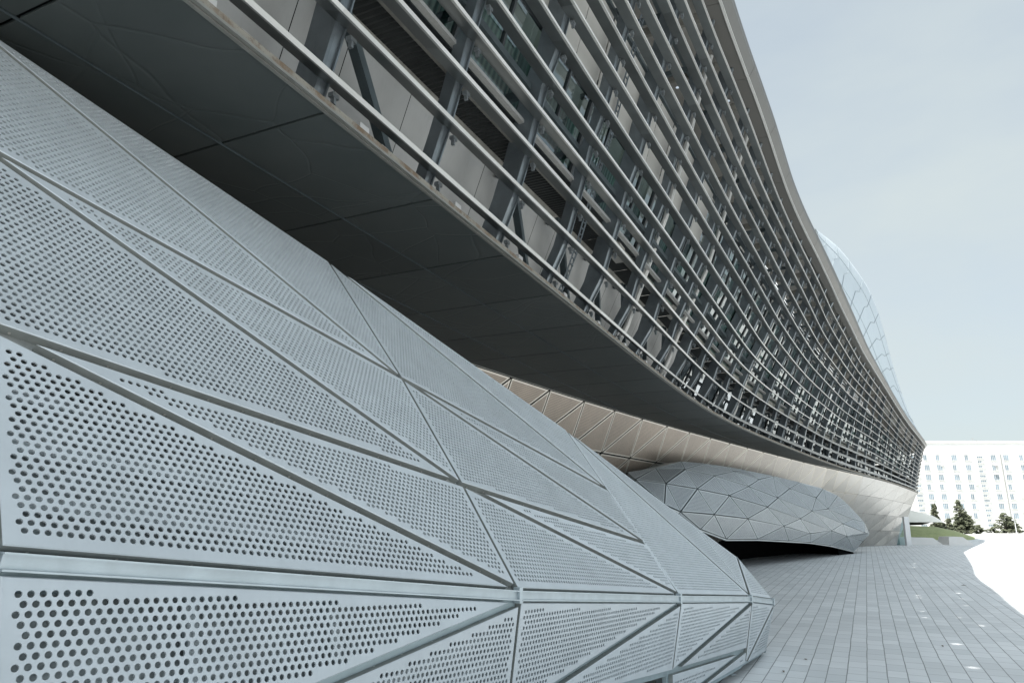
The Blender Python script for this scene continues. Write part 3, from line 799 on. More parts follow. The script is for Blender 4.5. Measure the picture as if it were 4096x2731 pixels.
def flush_panels(lst, mats, name, parent, kind=None):
    V = []; F = []; MI = []; T = []; UV = []
    for (O, I, D, tone, A, ex, n) in lst:
        b = len(V); V += O + I + D
        ey = n.cross(ex)
        def uvof(p): d = p - A; return (d.dot(ex) + 50, d.dot(ey) + 50)
        fs = [((3, 4, 5), 0)]
        for i in range(3):
            j = (i + 1) % 3
            fs.append(((i, j, 3 + j, 3 + i), 1)); fs.append(((i, 6 + i, 6 + j, j), 1))
        for f, mi in fs:
            F.append(tuple(b + x for x in f)); MI.append(mi); T.append(tone); UV += [uvof(V[b + x]) for x in f]
    o = mesh_object(name, np.array([tuple(v) for v in V]), F, mats, parent)
    me = o.data
    me.polygons.foreach_set('material_index', np.array(MI, 'i'))
    a = me.attributes.new('tone', 'FLOAT', 'FACE'); a.data.foreach_set('value', np.array(T, 'f'))
    fin = []
    for q in lst: fin += [max(0.0, min(1.0, (q[4].x - 6.0) / 17.0))] * 7  # along the wall holes fade and painted sky light grows
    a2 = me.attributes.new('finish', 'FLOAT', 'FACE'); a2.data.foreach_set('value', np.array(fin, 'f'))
    u = me.uv_layers.new(name='UVMap'); u.data.foreach_set('uv', np.array(UV, 'f').ravel())
    if kind: o['kind'] = kind
    return o


# hull wall under the soffit
HT = [Vector(p) for p in HULL_TOP]; HB = [Vector(p) for p in HULL_BASE]
rows_ = [0, .25, .5, .75, 1.0]
EXT = [(-14.0, -2.2), (-9.2, 5.7), (-5.6, 11.5)]
HT = [Vector((x, y, HT[0].z)) for x, y in EXT] + HT
HB = [Vector((x - 2.4, y + 1.5, .1)) for x, y in EXT] + HB
NX = len(EXT)


def hp(i_, f): return HT[i_].lerp(HB[i_], f)


far_list = []; plain_list = []; npar = 0
for r in range(4):
    for i in range(len(HT) - 1):
        a, b = hp(i, rows_[r]), hp(i + 1, rows_[r]); c, d = hp(i, rows_[r + 1]), hp(i + 1, rows_[r + 1])
        gp = float(np.interp(i, [NX + 3, NX + 16], [.034, .012]))
        for tri in ((a, c, b), (b, c, d)):
            one = []
            uv_panel(one, *tri, gp, .03, .05, None, None, None, random.random())
            if one[0][6].dot(Vector((0, 0, EYE)) - tri[0]) < 0:
                one = []; uv_panel(one, tri[0], tri[2], tri[1], gp, .03, .05, None, None, None, random.random())
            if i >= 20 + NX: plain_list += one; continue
            if (r < 2 and NX + 1 <= i) and npar < 98:
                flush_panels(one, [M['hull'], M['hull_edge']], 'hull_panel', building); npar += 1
            else: far_list += one
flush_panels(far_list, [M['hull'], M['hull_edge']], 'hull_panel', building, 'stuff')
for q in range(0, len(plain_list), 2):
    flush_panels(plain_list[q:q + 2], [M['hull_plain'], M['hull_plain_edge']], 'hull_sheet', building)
mb = MB()
for r in range(4):
    for i in range(len(HT) - 1):
        a, b = hp(i, rows_[r]), hp(i + 1, rows_[r]); c, d = hp(i, rows_[r + 1]), hp(i + 1, rows_[r + 1])
        for tri in ((a, c, b), (b, c, d)):
            n = (tri[1] - tri[0]).cross(tri[2] - tri[0]).normalized()
            if n.dot(Vector((0, 0, EYE)) - tri[0]) < 0: n = -n
            mb.add([p - n * .035 for p in tri], [(0, 1, 2)])
e_t, e_b = HT[-1], HB[-1]
mb.build('hull_backing', M['dark'], building)
mb = MB()   # the end of the hull returns behind
mb.add([e_t, e_b, e_b + Vector((2.0, 8.5, .05)), e_t + Vector((-1.0, 9.0, 0))], [(0, 1, 2, 3)])
mb.build('hull_return', M['hull_edge'], building)
mb = MB(); rings = []
for p, q in zip(HT, HT[1:] + [HT[-1] + (HT[-1] - HT[-2])]):
    d = (q - p); n = Vector((d.y, -d.x, 0)).normalized()
    rings.append([p + n * .04 + Vector((0, 0, .02)), p + n * .04 + Vector((0, 0, .09)), p - n * .04 + Vector((0, 0, .09)), p - n * .04 + Vector((0, 0, .02))])
mb.sweep(rings); mb.build('hull_cap', M['trim'], building)

# end glass and leaning pylon
mb = MB(); gb = HB[-1]
mb.add([(32.85, 60.75, .36), (33.95, 60.95, .36), (33.86, 61.2, 2.5)], [(0, 1, 2)]); mb.build('end_glass', M['pale_glass'], building)
mb = MB()
P = []
for (x, y, z) in ((33.55, 60.2, .34), (33.72, 60.4, 2.72)):
    for a, b in ((-.21, -.14), (.21, -.14), (.21, .14), (-.21, .14)): P.append((x + a, y + b, z))
mb.hexa(P)
tag(mb.build('pylon', M['white_metal']), 'slim white metal pylon leaning against the far end of the brown hull wall', 'pylon')

# pale roof shell rising behind the fascia
NF = len(SHELL_FOOT); rows = []
for v in np.linspace(0, NF - 1.6, 49):
    i = min(int(v), NF - 2); f = v - i
    def ip(T):
        a, b, c, d = (np.array(T[max(i - 1, 0)]), np.array(T[i]), np.array(T[i + 1]), np.array(T[min(i + 2, NF - 1)]))
        return Vector(.5 * (2 * b + (c - a) * f + (2 * a - 5 * b + 4 * c - d) * f * f + (3 * b - a - 3 * c + d) * f ** 3))
    a, c = ip(SHELL_FOOT), ip(SHELL_CREST)
    vd = Vector((c.x, c.y, c.z - EYE)).normalized()
    b1 = c + Vector((-2.2, 1.6, -.7)); b2 = c + Vector((-9, 5, -5))
    ctrl = a.lerp(c, .55) + Vector((.5, -.6, .9)) * .9
    row = []
    for w in np.linspace(0, 1, 13):
        row.append(a * (1 - w) ** 2 + ctrl * 2 * w * (1 - w) + c * w * w)
    row += [b1, b2]; rows.append(row)
mb = MB(); mb.sweep(rows, closed=False)
mb.build('roof_shell', M['shell'], building, smooth=True)
mb = MB()
for vi in range(3, 48, 4):
    pts = [rows[vi][w] for w in range(0, 7)] + [rows[min(vi + 1, 48)][w] for w in range(7, 13)]
    mb.tube([p + Vector((.005, -.01, .005)) for p in pts], .028, 4)
for w in (4, 8):
    mb.tube([rows[v][w] + Vector((.005, -.01, .005)) for v in range(0, 49)], .018, 4)
mb.build('shell_seam', M['shell_seam'], building)

# ------------------------------------------------------------------ the mid-distance pod
PN = [Vector(p) for p in POD_NODE]
gc = PN[POD_BOT[-1]]
far_pod = thing('perforated_pod', (gc.x - 8, gc.y - 10, ground_z(0, gc.y - 10)), 'farther faceted grey pod lying low against the brown hull wall, dark gap under it', 'pod', 'faceted pods at the foot of the hall')
for t in POD_TRI:
    a, b, c = (PN[i] for i in t)
    n = (b - a).cross(c - a)
    if n.dot(Vector((0, 0, EYE)) - a) < 0: b, c = c, b
    one = []; uv_panel(one, a, b, c, .028, .03, .05, None, None, None, random.random())
    flush_panels(one, [M['far_pod'], M['far_pod_edge']], 'pod_panel', far_pod)
mb = MB()
for t in POD_TRI:
    a, b, c = (PN[i] for i in t); n = (b - a).cross(c - a).normalized()
    if n.dot(Vector((0, 0, EYE)) - a) < 0: n = -n
    mb.add([a - n * .03, b - n * .03, c - n * .03], [(0, 1, 2)])
mb.build('pod_lining', M['brace'], far_pod)
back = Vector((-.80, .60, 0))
mb = MB()  # black ceiling and curtain put the shade under the pod into colour
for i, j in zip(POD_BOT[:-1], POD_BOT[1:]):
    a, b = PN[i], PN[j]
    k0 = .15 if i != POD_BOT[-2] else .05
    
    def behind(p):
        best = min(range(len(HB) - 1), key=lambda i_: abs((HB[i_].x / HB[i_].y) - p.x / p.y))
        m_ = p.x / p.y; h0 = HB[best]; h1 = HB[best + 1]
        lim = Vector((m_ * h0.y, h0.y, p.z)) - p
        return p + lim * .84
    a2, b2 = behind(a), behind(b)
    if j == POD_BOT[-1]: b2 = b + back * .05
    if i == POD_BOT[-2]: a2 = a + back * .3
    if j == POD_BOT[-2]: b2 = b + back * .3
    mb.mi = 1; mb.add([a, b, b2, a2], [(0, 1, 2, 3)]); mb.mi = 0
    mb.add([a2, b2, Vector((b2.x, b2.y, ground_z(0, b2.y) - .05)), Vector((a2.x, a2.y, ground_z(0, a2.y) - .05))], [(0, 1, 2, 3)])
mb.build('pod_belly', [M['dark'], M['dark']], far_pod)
mb = MB()
for i, j in zip(POD_TOP[:-1], POD_TOP[1:]):
    a, b = PN[i], PN[j]; mb.add([a, b, b + back * 3 - Vector((0, 0, .2)), a + back * 3 - Vector((0, 0, .2))], [(0, 1, 2, 3)])
mb.build('pod_rear', M['far_pod_edge'], far_pod)
mb = MB()
for i, j in zip(POD_BOT[:-1], POD_BOT[1:]): mb.beam(PN[i] + Vector((0, 0, -.05)), PN[j] + Vector((0, 0, -.05)), (0, 0, 1), .08, .06)
mb.build('pod_rim', M['far_pod_edge'], far_pod)

# ------------------------------------------------------------------ the near pod
N = {k: Vector(v) for k, v in NEAR.items()}
near_pod = thing('perforated_pod', (1.5, 9.2, .05), 'large pale blue-grey perforated pod filling the lower left foreground', 'pod', 'faceted pods at the foot of the hall')
UPB, DNB = Vector((0, 0, .055)), Vector((0, 0, -.075))
for k in range(5):
    inw = (N['U_%d_0' % k] - N['R_%d' % k]).normalized()
    N['A_%d' % k] = N['R_%d' % k] + inw * .055
    N['B_%d' % k] = N['R_%d' % k] + DNB
# the pod carries on past the left of the frame
N['R_9'] = N['R_0'] + Vector((-2.7, -2.0, .25)); N['A_9'] = N['A_0'] + Vector((-2.7, -2.0, .25)); N['B_9'] = N['B_0'] + Vector((-2.7, -2.0, .25))
N['U_9_0'] = N['U_0_0'] + Vector((-2.6, -1.7, .3)); N['U_9_1'] = N['U_0_1'] + Vector((-2.6, -1.5, .2)); N['U_9_2'] = N['U_0_2'] + Vector((-2.4, -1.4, -.1)); N['L9'] = N['L0'] + Vector((-2.5, -1.9, .1))
tri_up = [('A_0', 'A_1', 'U_0_0'), ('U_0_0', 'A_1', 'U_1_0'), ('U_0_0', 'U_1_0', 'U_0_1'), ('U_0_1', 'U_1_0', 'U_1_1'), ('U_0_1', 'U_1_1', 'U_0_2'), ('U_0_2', 'U_1_1', 'U_1_2'),
          ('A_1', 'A_2', 'U_1_0'), ('U_1_0', 'A_2', 'U_2_0'), ('U_1_0', 'U_2_0', 'U_1_1'), ('U_1_1', 'U_2_0', 'U_2_1'), ('U_1_1', 'U_2_1', 'U_1_2'), ('U_1_2', 'U_2_1', 'U_2_2'),
          ('A_2', 'A_3', 'U_2_2'), ('U_2_2', 'A_3', 'U_3_0'), ('A_3', 'U_4_0', 'U_3_0'), ('A_3', 'A_4', 'U_4_0'),
          ('A_9', 'A_0', 'U_9_0'), ('U_9_0', 'A_0', 'U_0_0'), ('U_9_0', 'U_0_0', 'U_0_1'), ('U_9_0', 'U_0_1', 'U_9_1'), ('U_9_1', 'U_0_1', 'U_0_2')]
tri_dn = [('B_0', 'L0', 'B_1'), ('B_1', 'L0', 'L1'), ('B_1', 'L1', 'B_2'), ('B_2', 'L1', 'L2'), ('B_2', 'L2', 'B_3'), ('B_3', 'L2', 'L3'), ('B_3', 'M3', 'B_4'), ('B_4', 'M3', 'M4'),
          ('L2', 'M2', 'L3'), ('L3', 'M2', 'M3'), ('B_9', 'L9', 'B_0'), ('B_0', 'L9', 'L0')]
seam_cols = {}


def is_seam(a, b):
    """joints that run up the slope are tight, the slanting ones carry a deep folded edge"""
    def col(x): return x.split('_')[1] if '_' in x else x[1]
    return col(a) == col(b)


PITCH, HOLE = .052, .0168


def punched_panel(a, b, c, gaps, nseg, margin=.055, depth=.062, plate=.010):
    """returns V, F, MI of a folded tray panel with real punched holes (rows parallel to a-b)"""
    A, B, C = Vector(a), Vector(b), Vector(c)
    n = (B - A).cross(C - A).normalized()
    if n.dot(Vector((0, 0, EYE)) - A) < 0:
        return punched_panel(a, c, b, (gaps[2], gaps[1], gaps[0]), nseg, margin, depth, plate) if True else None
    return _punch(A, B, C, n, gaps, nseg, margin, depth, plate)


def _punch(A, B, C, n, gaps, nseg, margin, depth, plate, row=None):
    ex = (row if row is not None else (B - A)).copy(); ex = (ex - n * ex.dot(n)).normalized(); ey = n.cross(ex)
    T = np.array([[(p - A).dot(ex), (p - A).dot(ey)] for p in (A, B, C)])

    def offset(P, g):
        out = []
        L = []
        for i in range(3):
            p, q = P[i], P[(i + 1) % 3]; d = (q - p) / np.linalg.norm(q - p); m = np.array([-d[1], d[0]])
            L.append((p + m * g[i], d, m))
        for i in range(3):
            p0, d0, _ = L[i - 1]; p1, d1, _ = L[i]
            M_ = np.array([d0, -d1]).T; s_ = np.linalg.solve(M_, p1 - p0); out.append(p0 + d0 * s_[0])
        return np.array(out), L
    O, L = offset(T, gaps)
    _, LI = offset(O, (margin,) * 3)
    # hexagonal lattice of punch centres
    p = PITCH; ph = p * math.sqrt(3) / 2
    lo = O.min(0) - p; hi = O.max(0) + p
    jy = np.arange(int(lo[1] / ph) - 1, int(hi[1] / ph) + 2); ix = np.arange(int(lo[0] / p) - 1, int(hi[0] / p) + 2)
    I, J = np.meshgrid(ix, jy)
    cx = (I + .5 * (J % 2)) * p; cy = J * ph
    ok = np.ones_like(cx, bool)
    for (q, d, m) in LI: ok &= ((cx - q[0]) * m[0] + (cy - q[1]) * m[1]) > HOLE
    # stay one hexagon inside the sheet
    rh = p / math.sqrt(3)
    for (q, d, m) in offset(O, (0, 0, 0))[1]: ok &= ((cx - q[0]) * m[0] + (cy - q[1]) * m[1]) > rh + .004
    cx, cy = cx[ok], cy[ok]; kept = set(zip(I[ok].tolist(), J[ok].tolist()))
    nh = len(cx)
    V2 = []; Z = []; F = []; MI = []
    if nh:
        ha = np.radians(30 + 60 * np.arange(6)); hx = rh * np.cos(ha); hy = rh * np.sin(ha)
        per = 2 if nseg == 12 else 1
        ca = np.radians(30 + (60 / per) * np.arange(6 * per)); kx = HOLE * np.cos(ca); ky = HOLE * np.sin(ca); nc = 6 * per
        HX = cx[:, None] + hx; HY = cy[:, None] + hy
        CX = cx[:, None] + kx; CY = cy[:, None] + ky
        blk = np.concatenate([np.stack([HX, HY, np.zeros_like(HX)], 2), np.stack([CX, CY, np.zeros_like(CX)], 2), np.stack([CX, CY, np.full_like(CX, -plate)], 2)], 1)
        nv = 6 + 2 * nc
        V = blk.reshape(-1, 3)
        base = []
        for j in range(6):
            j1 = (j + 1) % 6
            if per == 1:
                base.append((j, j1, 6 + j1, 6 + j))
            else:
                c0, c1, c2 = 6 + 2 * j, 6 + 2 * j + 1, 6 + (2 * j + 2) % 12
                base += [(j, c1, c0), (j, j1, c1), (j1, c2, c1)]
        wall = []
        for j in range(nc):
            j1 = (j + 1) % nc; wall.append((6 + j, 6 + j1, 6 + nc + j1, 6 + nc + j))
        offs = np.arange(nh) * nv
        F = []
        for f in base: F += (np.array(f)[None, :] + offs[:, None]).tolist()
        MI = [0] * len(F)
        k0 = len(F)
        for f in wall: F += (np.array(f)[None, :] + offs[:, None]).tolist()
        MI += [0] * (len(F) - k0)
    else:
        V = np.zeros((0, 3))
    # plain border between the outline and the punched field
    edges = {}
    key = lambda x, y: (round(x * 2000), round(y * 2000))
    pt = {}
    if nh:
        for h in range(nh):
            ks = []
            for j in range(6):
                kk = key(HX[h, j], HY[h, j])
                for dx in (0, -1, 1):
                    for dy in (0, -1, 1):
                        if (kk[0] + dx, kk[1] + dy) in pt: kk = (kk[0] + dx, kk[1] + dy); break
                    else: continue
                    break
                pt.setdefault(kk, (HX[h, j], HY[h, j])); ks.append(kk)
            for j in range(6):
                e = (ks[j], ks[(j + 1) % 6]); r_ = (e[1], e[0])
                if r_ in edges: del edges[r_]
                else: edges[e] = 1
    names = {}; PV = [Vector((float(x), float(y))) for x, y in O]; PE = [(0, 1), (1, 2), (2, 0)]
    for e in edges:
        for kk in e:
            if kk not in names: names[kk] = len(PV); PV.append(Vector(pt[kk]))
        PE.append((names[e[0]], names[e[1]]))
    cd = delaunay_2d_cdt(PV, PE, [], 0, 1e-7)
    bv = np.array([(v.x, v.y, 0) for v in cd[0]]); b0 = len(V)
    V = np.vstack([V, bv]) if len(V) else bv
    for f in cd[2]:
        q = np.mean([bv[i][:2] for i in f], 0)
        # inside a kept cell?
        J0 = round(q[1] / ph); hit = False
        best = None
        for Jc in (J0 - 1, J0, J0 + 1):
            I0 = round(q[0] / p - .5 * (Jc % 2))
            for Ic in (I0 - 1, I0, I0 + 1):
                dd = (q[0] - (Ic + .5 * (Jc % 2)) * p) ** 2 + (q[1] - Jc * ph) ** 2
                if best is None or dd < best[0]: best = (dd, Ic, Jc)
        if (best[1], best[2]) in kept: continue
        ar = (bv[f[1]][0] - bv[f[0]][0]) * (bv[f[2]][1] - bv[f[0]][1]) - (bv[f[1]][1] - bv[f[0]][1]) * (bv[f[2]][0] - bv[f[0]][0])
        ff = list(f) if ar > 0 else list(f)[::-1]
        F.append([b0 + i for i in ff]); MI.append(0)
    # folded edges with a small bevel
    k = len(V); bev = .006
    ring = []
    Ob, _ = offset(O, (-bev,) * 3)
    for P_, z in ((O, 0.0), (Ob, -bev), (Ob, -depth)):
        for x, y in P_: ring.append((x, y, z))
    V = np.vstack([V, np.array(ring)])
    for i in range(3):
        j = (i + 1) % 3
        F.append([k + i, k + 3 + i, k + 3 + j, k + j]); MI.append(0)
        F.append([k + 3 + i, k + 6 + i, k + 6 + j, k + 3 + j]); MI.append(1)
    # rivets on the folded edges
    riv = []
    for i in range(3):
        pA, pB = Ob[i], Ob[(i + 1) % 3]; Ln = np.linalg.norm(pB - pA); d = (pB - pA) / Ln; m = np.array([d[1], -d[0]])
        s_ = .12
        while s_ < Ln - .08:
            q = pA + d * s_; riv.append((q, d, m)); s_ += random.choice([.28, .34, .42])
    for q, d, m in riv:
        k = len(V); zz = -depth * .55; rr = .0085
        ring = []
        for a_ in range(8):
            ring.append((q[0] + d[0] * rr * math.cos(a_ * math.pi / 4) + m[0] * .004, q[1] + d[1] * rr * math.cos(a_ * math.pi / 4) + m[1] * .004, zz + rr * math.sin(a_ * math.pi / 4)))
        V = np.vstack([V, np.array(ring)]); F.append([k + i for i in range(8)]); MI.append(2)
    # to world
    W = np.array(A)[None, :] + V[:, :1] * np.array(ex) + V[:, 1:2] * np.array(ey) + V[:, 2:] * np.array(n)
    return W, F, MI


def near_panel(t, lower):
    A, B, C = (N[x] for x in t)
    names = list(t)
    n = (B - A).cross(C - A).normalized()
    cen = (A + B + C) / 3
    eye = Vector((0, 0, EYE))
    outward = Vector((.82, -.57, .25 if not lower else -.1))
    if n.dot(outward) < 0:
        A, B, C = A, C, B; names = [t[0], t[2], t[1]]; n = -n
    gaps = []
    for i in range(3):
        a, b = names[i], names[(i + 1) % 3]
        g = .028 if is_seam(a, b) else .040
        if a[0] in 'AB' and b[0] in 'AB': g = .012
        gaps.append(g)
    dist = (cen - eye).length
    nseg = 12 if dist < 9.5 else 6
    row = None
    if lower:
        row = N['B_1'] - N['B_0'] if t[0] in ('B_0', 'B_9') or t[2] == 'L1' and t[0] == 'B_1' else None
        cols = {'B_0': ('B_0', 'B_1'), 'B_1': ('B_1', 'B_2'), 'B_2': ('B_2', 'B_3'), 'B_3': ('B_3', 'B_4'), 'B_4': ('B_3', 'B_4'), 'L2': ('B_2', 'B_3'), 'L3': ('B_2', 'B_3'), 'B_9': ('B_9', 'B_0')}
        key_ = t[0]
        if t == ('B_1', 'L0', 'L1'): key_ = 'B_0'
        if t == ('B_2', 'L1', 'L2'): key_ = 'B_1'
        if t == ('B_3', 'L2', 'L3'): key_ = 'B_2'
        r0, r1 = cols[key_]; row = N[r1] - N[r0]
        row = row + Vector((0, 0, .06 * row.length))
    else:
        cmap = {'0': ('R_0', 'R_1'), '1': ('R_1', 'R_2'), '2': ('R_2', 'R_3'), '3': ('R_3', 'R_4'), '9': ('R_9', 'R_0'), '4': ('R_3', 'R_4')}
        cols = sorted(x.split('_')[1] for x in t)
        c0 = cols[0] if '9' not in cols else '9'
        r0, r1 = cmap[c0]; row = N[r1] - N[r0]
    W, F, MI = _punch(A, B, C, n, gaps, nseg, .034, .082, .010, row)
    o = mesh_object('pod_panel', W, F, [M['pod'], M['pod_flange'], M['rivet']], near_pod)
    o.data.polygons.foreach_set('material_index', np.array(MI, 'i'))
    a = o.data.attributes.new('tone', 'FLOAT', 'FACE'); a.data.foreach_set('value', np.full(len(F), random.random(), 'f'))
    return A, B, C, n


edge_seen = {}
lin = MB(); strut = MB()
for t, low in [(t, False) for t in tri_up] + [(t, True) for t in tri_dn]:
    A, B, C, n = near_panel(t, low)
    q = [p - n * .24 for p in (A, B, C)]
    lin.add(q, [(0, 1, 2)])
    for a, b in ((t[0], t[1]), (t[1], t[2]), (t[2], t[0])):
        e = tuple(sorted((a, b))); edge_seen.setdefault(e, []).append(n)
    # two inner struts and a second skin of strips behind each panel
    for f in (.25, .5, .75):
        p0 = A.lerp(C, f) - n * .16; p1 = B.lerp(C, f) - n * .16
        strut.beam(p0, p1, n, .07, .05)
lin.build('pod_lining', M['pod_inner'], near_pod)
strut.build('pod_strut', M['pod_strut'], near_pod)
rail_s, rail_j = MB(), MB()
for (a, b), ns in edge_seen.items():
    n = sum(ns, Vector()).normalized()
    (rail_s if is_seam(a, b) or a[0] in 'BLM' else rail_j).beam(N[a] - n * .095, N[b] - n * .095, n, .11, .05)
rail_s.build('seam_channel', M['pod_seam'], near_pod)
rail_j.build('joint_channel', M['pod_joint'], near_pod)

# belt between the upper and the lower panels
seq = ['9', '0', '1', '2', '3', '4']
for a, b in zip(seq[:-1], seq[1:]):
    mb = MB()
    pa, pb = N['R_' + a], N['R_' + b]; d = (pb - pa).normalized(); n = Vector((d.y, -d.x, 0)).normalized()
    c = Vector((0, 0, -.018))
    pa2, pb2 = pa + d * .02, pb - d * .02
    mb.beam(pa2 + c - n * .055, pb2 + c - n * .055, (0, 0, 1), .07, .068)
    mb.beam(pa2 + c + Vector((0, 0, .036)) - n * .035, pb2 + c + Vector((0, 0, .036)) - n * .035, (0, 0, 1), .09, .010)
    mb.beam(pa2 + c + Vector((0, 0, -.040)) - n * .030, pb2 + c + Vector((0, 0, -.040)) - n * .030, (0, 0, 1), .09, .010)
    mb.build('belt_rail', M['pod_rail'], near_pod)
# node plates where the belt turns
for k in '1234':
    mb = MB(); p = N['R_' + k]; mb.beam(p + Vector((-.02, .02, -.085)), p + Vector((-.02, .02, .05)), (.8, -.6, 0), .05, .07)
    mb.build('node_plate', M['pod_rail'], near_pod)
# the back and the far side close the pod
mb = MB()
ridge = ['U_9_2', 'U_0_2', 'U_1_2', 'U_2_2', 'U_3_0', 'U_4_0']
bk = Vector((-.85, .6, 0))
for a, b in zip(ridge[:-1], ridge[1:]):
    da = .35 if a[2] in '90' else .25
    pa = N[a] - Vector((.0, .0, .05)); pb = N[b] - Vector((0, 0, .05))
    mb.add([pa, pb, pb + bk * 2.2 - Vector((0, 0, .5)), pa + bk * 2.2 - Vector((0, 0, .5))], [(0, 1, 2, 3)])
e1, e2, e3 = N['U_4_0'], N['R_4'], N['M4']
mb.add([e1, e2, e3, e3 + bk * 3, e1 + bk * 2.2 - Vector((0, 0, .5))], [(0, 1, 2, 3, 4)])
mb.build('pod_rear', M['pod_rail'], near_pod)
mb = MB()
for k, d in (('M4', (-.28, -.1)), ('M3', (-.2, .2)), ('M3', (-1.0, -.9)), ('M2', (-.3, .3))):
    p = N[k] + Vector((d[0], d[1], 0)); gz = ground_z(0, p.y)
    mb.box((p.x, p.y, (p.z + .12 + gz) / 2), (.05, .05, max(.05, p.z + .12 - gz)), .6)
    mb.box((p.x, p.y, gz + .008), (.12, .12, .016), .6)
mb.build('foot', M['pod_rail'], near_pod)

# ------------------------------------------------------------------ far end of the plaza
mb = MB()
mb.add([(x, y, ground_z(0, y) - .05) for x, y in ((32.5, 61.2), (36.9, 60.7), (36.9, 63), (32.5, 63))] +
       [(32.5, 61.6, 1.02), (36.3, 61.2, .96), (36.3, 63, .96), (32.5, 63, 1.02)],
       [(0, 1, 5, 4), (1, 2, 6, 5), (2, 3, 7, 6), (3, 0, 4, 7), (4, 5, 6, 7)])
tag(mb.build('planter_wall', M['concrete']), 'low sloping concrete planter wall beside the slim white pylon', 'wall', 'sloping planter walls')
mb = MB()
mb.add([(x, y, ground_z(0, y) - .05) for x, y in ((37.1, 60.4), (39.2, 60.2), (39.8, 62.8), (37.6, 63))] +
       [(37.6, 61.1, 1.04), (38.75, 61.0, 1.04), (39.1, 62.8, 1.04), (37.9, 63, 1.04)],
       [(0, 1, 5, 4), (1, 2, 6, 5), (2, 3, 7, 6), (3, 0, 4, 7), (4, 5, 6, 7)])
tag(mb.build('planter_wall', M['concrete']), 'short wedge-shaped concrete planter wall below the foot of the lawn slope', 'wall', 'sloping planter walls')

# lawn mound
mb = MB()
prof = [(30, 1.95), (33.0, 1.98), (36.4, 1.90), (38.6, 1.80), (40.2, 1.44), (41.6, .95), (42.8, .48)]
rings = []
for x, z in prof:
    kx = 1.18; g = .36; zz = EYE + (z - EYE) * kx
    rings.append([Vector((x * kx * yy / 76.0, yy, g + (zz - g) * f)) for yy, f in ((72.0, -.03), (72.6, .10), (74.0, .62), (75.6, .93), (77.0, 1.0), (81, 1.0), (84, .0))])
mb.sweep(rings, closed=False)
tag(mb.build('lawn', M['lawn'], smooth=True), kind='structure')

# flat canopy
mb = MB()
K = 1.22
cv = [(30 * K, 66 * K), (37.0 * K, 66 * K), (40.0 * K, 67 * K), (41.6 * K, 68 * K), (40.2 * K, 71 * K), (30 * K, 73 * K)]
topz = [3.8, 3.65, 2.9, 2.19, 3.0, 3.8]; botz = [1.85, 1.9, 1.98, 2.2, 1.98, 1.85]
V = [(x, y, z) for (x, y), z in zip(cv, botz)] + [(x, y, z) for (x, y), z in zip(cv, topz)]
V += [(x - .6 if x > 31 else x, y + .2, 2.12) for (x, y) in cv]
F = [tuple(range(5, -1, -1)), tuple(range(6, 12))] + [(i, (i + 1) % 6, 6 + (i + 1) % 6, 6 + i) for i in range(6)]
can = thing('canopy', (36.5 * 1.22, 69 * 1.22, .44), 'white wedge-shaped canopy with a dark underside above the lawn slope', 'canopy')
mb.add(V[6:12] + [(x, y, 2.15) for (x, y) in cv], [tuple(range(6)), tuple(range(11, 5, -1))] + [(i, 6 + i, 6 + (i + 1) % 6, (i + 1) % 6) for i in range(6)])
mb.build('canopy_roof', M['render'], can)
mb = MB()
cu = [(x * K, y * K) for x, y in ((30, 66.3), (36.8, 66.3), (39.4, 67.3), (40.6, 68.2), (39.6, 70.8), (30, 72.6))]
lo = [1.75, 1.78, 1.84, 2.05, 1.84, 1.75]
mb.add([(x, y, 2.148) for x, y in cu] + [(x - .35 * (x > 31), y + .1, z) for (x, y), z in zip(cu, lo)], [tuple(range(6)), tuple(range(11, 5, -1))] + [(i, 6 + i, 6 + (i + 1) % 6, (i + 1) % 6) for i in range(6)])
mb.build('canopy_underside', M['deck'], can)
mb = MB()
for x, y in ((33 * K, 68 * K), (36.5 * K, 69 * K), (38.6 * K, 69.2 * K)): mb.tube([(x, y, .4), (x, y, 2.0)], .09, 8)
mb.build('canopy_post', M['white_metal'], can)

# low parapet closing the plaza
mb = MB()
mb.box((95, 83.6, SLOPE * 84 + .06), (110, .5, .30))
tag(mb.build('parapet_wall', M['concrete']), 'long low white parapet closing the far side of the plaza', 'wall')

# ------------------------------------------------------------------ conifers
def conifer(x, y, h, rad, lean, seed, label, lobes=None, dens=1.0):
    r = random.Random(seed); g = LOWZ
    t = thing('conifer', (x, y, g), label, 'tree', 'conifers beyond the plaza')
    mb = MB(); mb.tube([(x, y, g), (x + lean * .3, y, g + h * .5), (x + lean, y, g + h * .97)], [.16, .10, .02], 7)
    mb.build('trunk', M['bark'], t)
    mb = MB()
    tops = [(0.0, 0.0, h, rad)] + (lobes or [])
    for (ox, oy, hh, rr) in tops:
        nb = int(105 * dens * hh / 5)
        for i in range(nb):
            f = (i + r.random()) / nb
            z = hh * (.04 + .95 * f)
            reach = rr * (1 - f) ** .75 * r.uniform(.6, 1.15) + .12
            a = r.random() * 6.283
            p = Vector((x + ox + lean * z / h, y + oy, g + z)); d = Vector((math.cos(a), math.sin(a), r.uniform(-.05, .35)))
            nl = max(5, int(16 * reach / max(rr, .4)) + 4)
            for k in range(nl * 2):
                w = .25 + .75 * (k + r.random()) / (nl * 2)
                c = p + d * (reach * w) + Vector((r.gauss(0, .10), r.gauss(0, .10), r.gauss(0, .07) - .10 * w * w * reach))
                s_ = r.uniform(.10, .22)
                u = Vector((r.gauss(0, 1), r.gauss(0, 1), r.gauss(0, .6))).normalized(); v = u.orthogonal().normalized() * r.uniform(.35, .6)
                mb.add([c - u * s_, c + v * s_, c + u * s_, c - v * s_], [(0, 1, 2, 3)])
    mb.build('crown', M['leaf'], t)


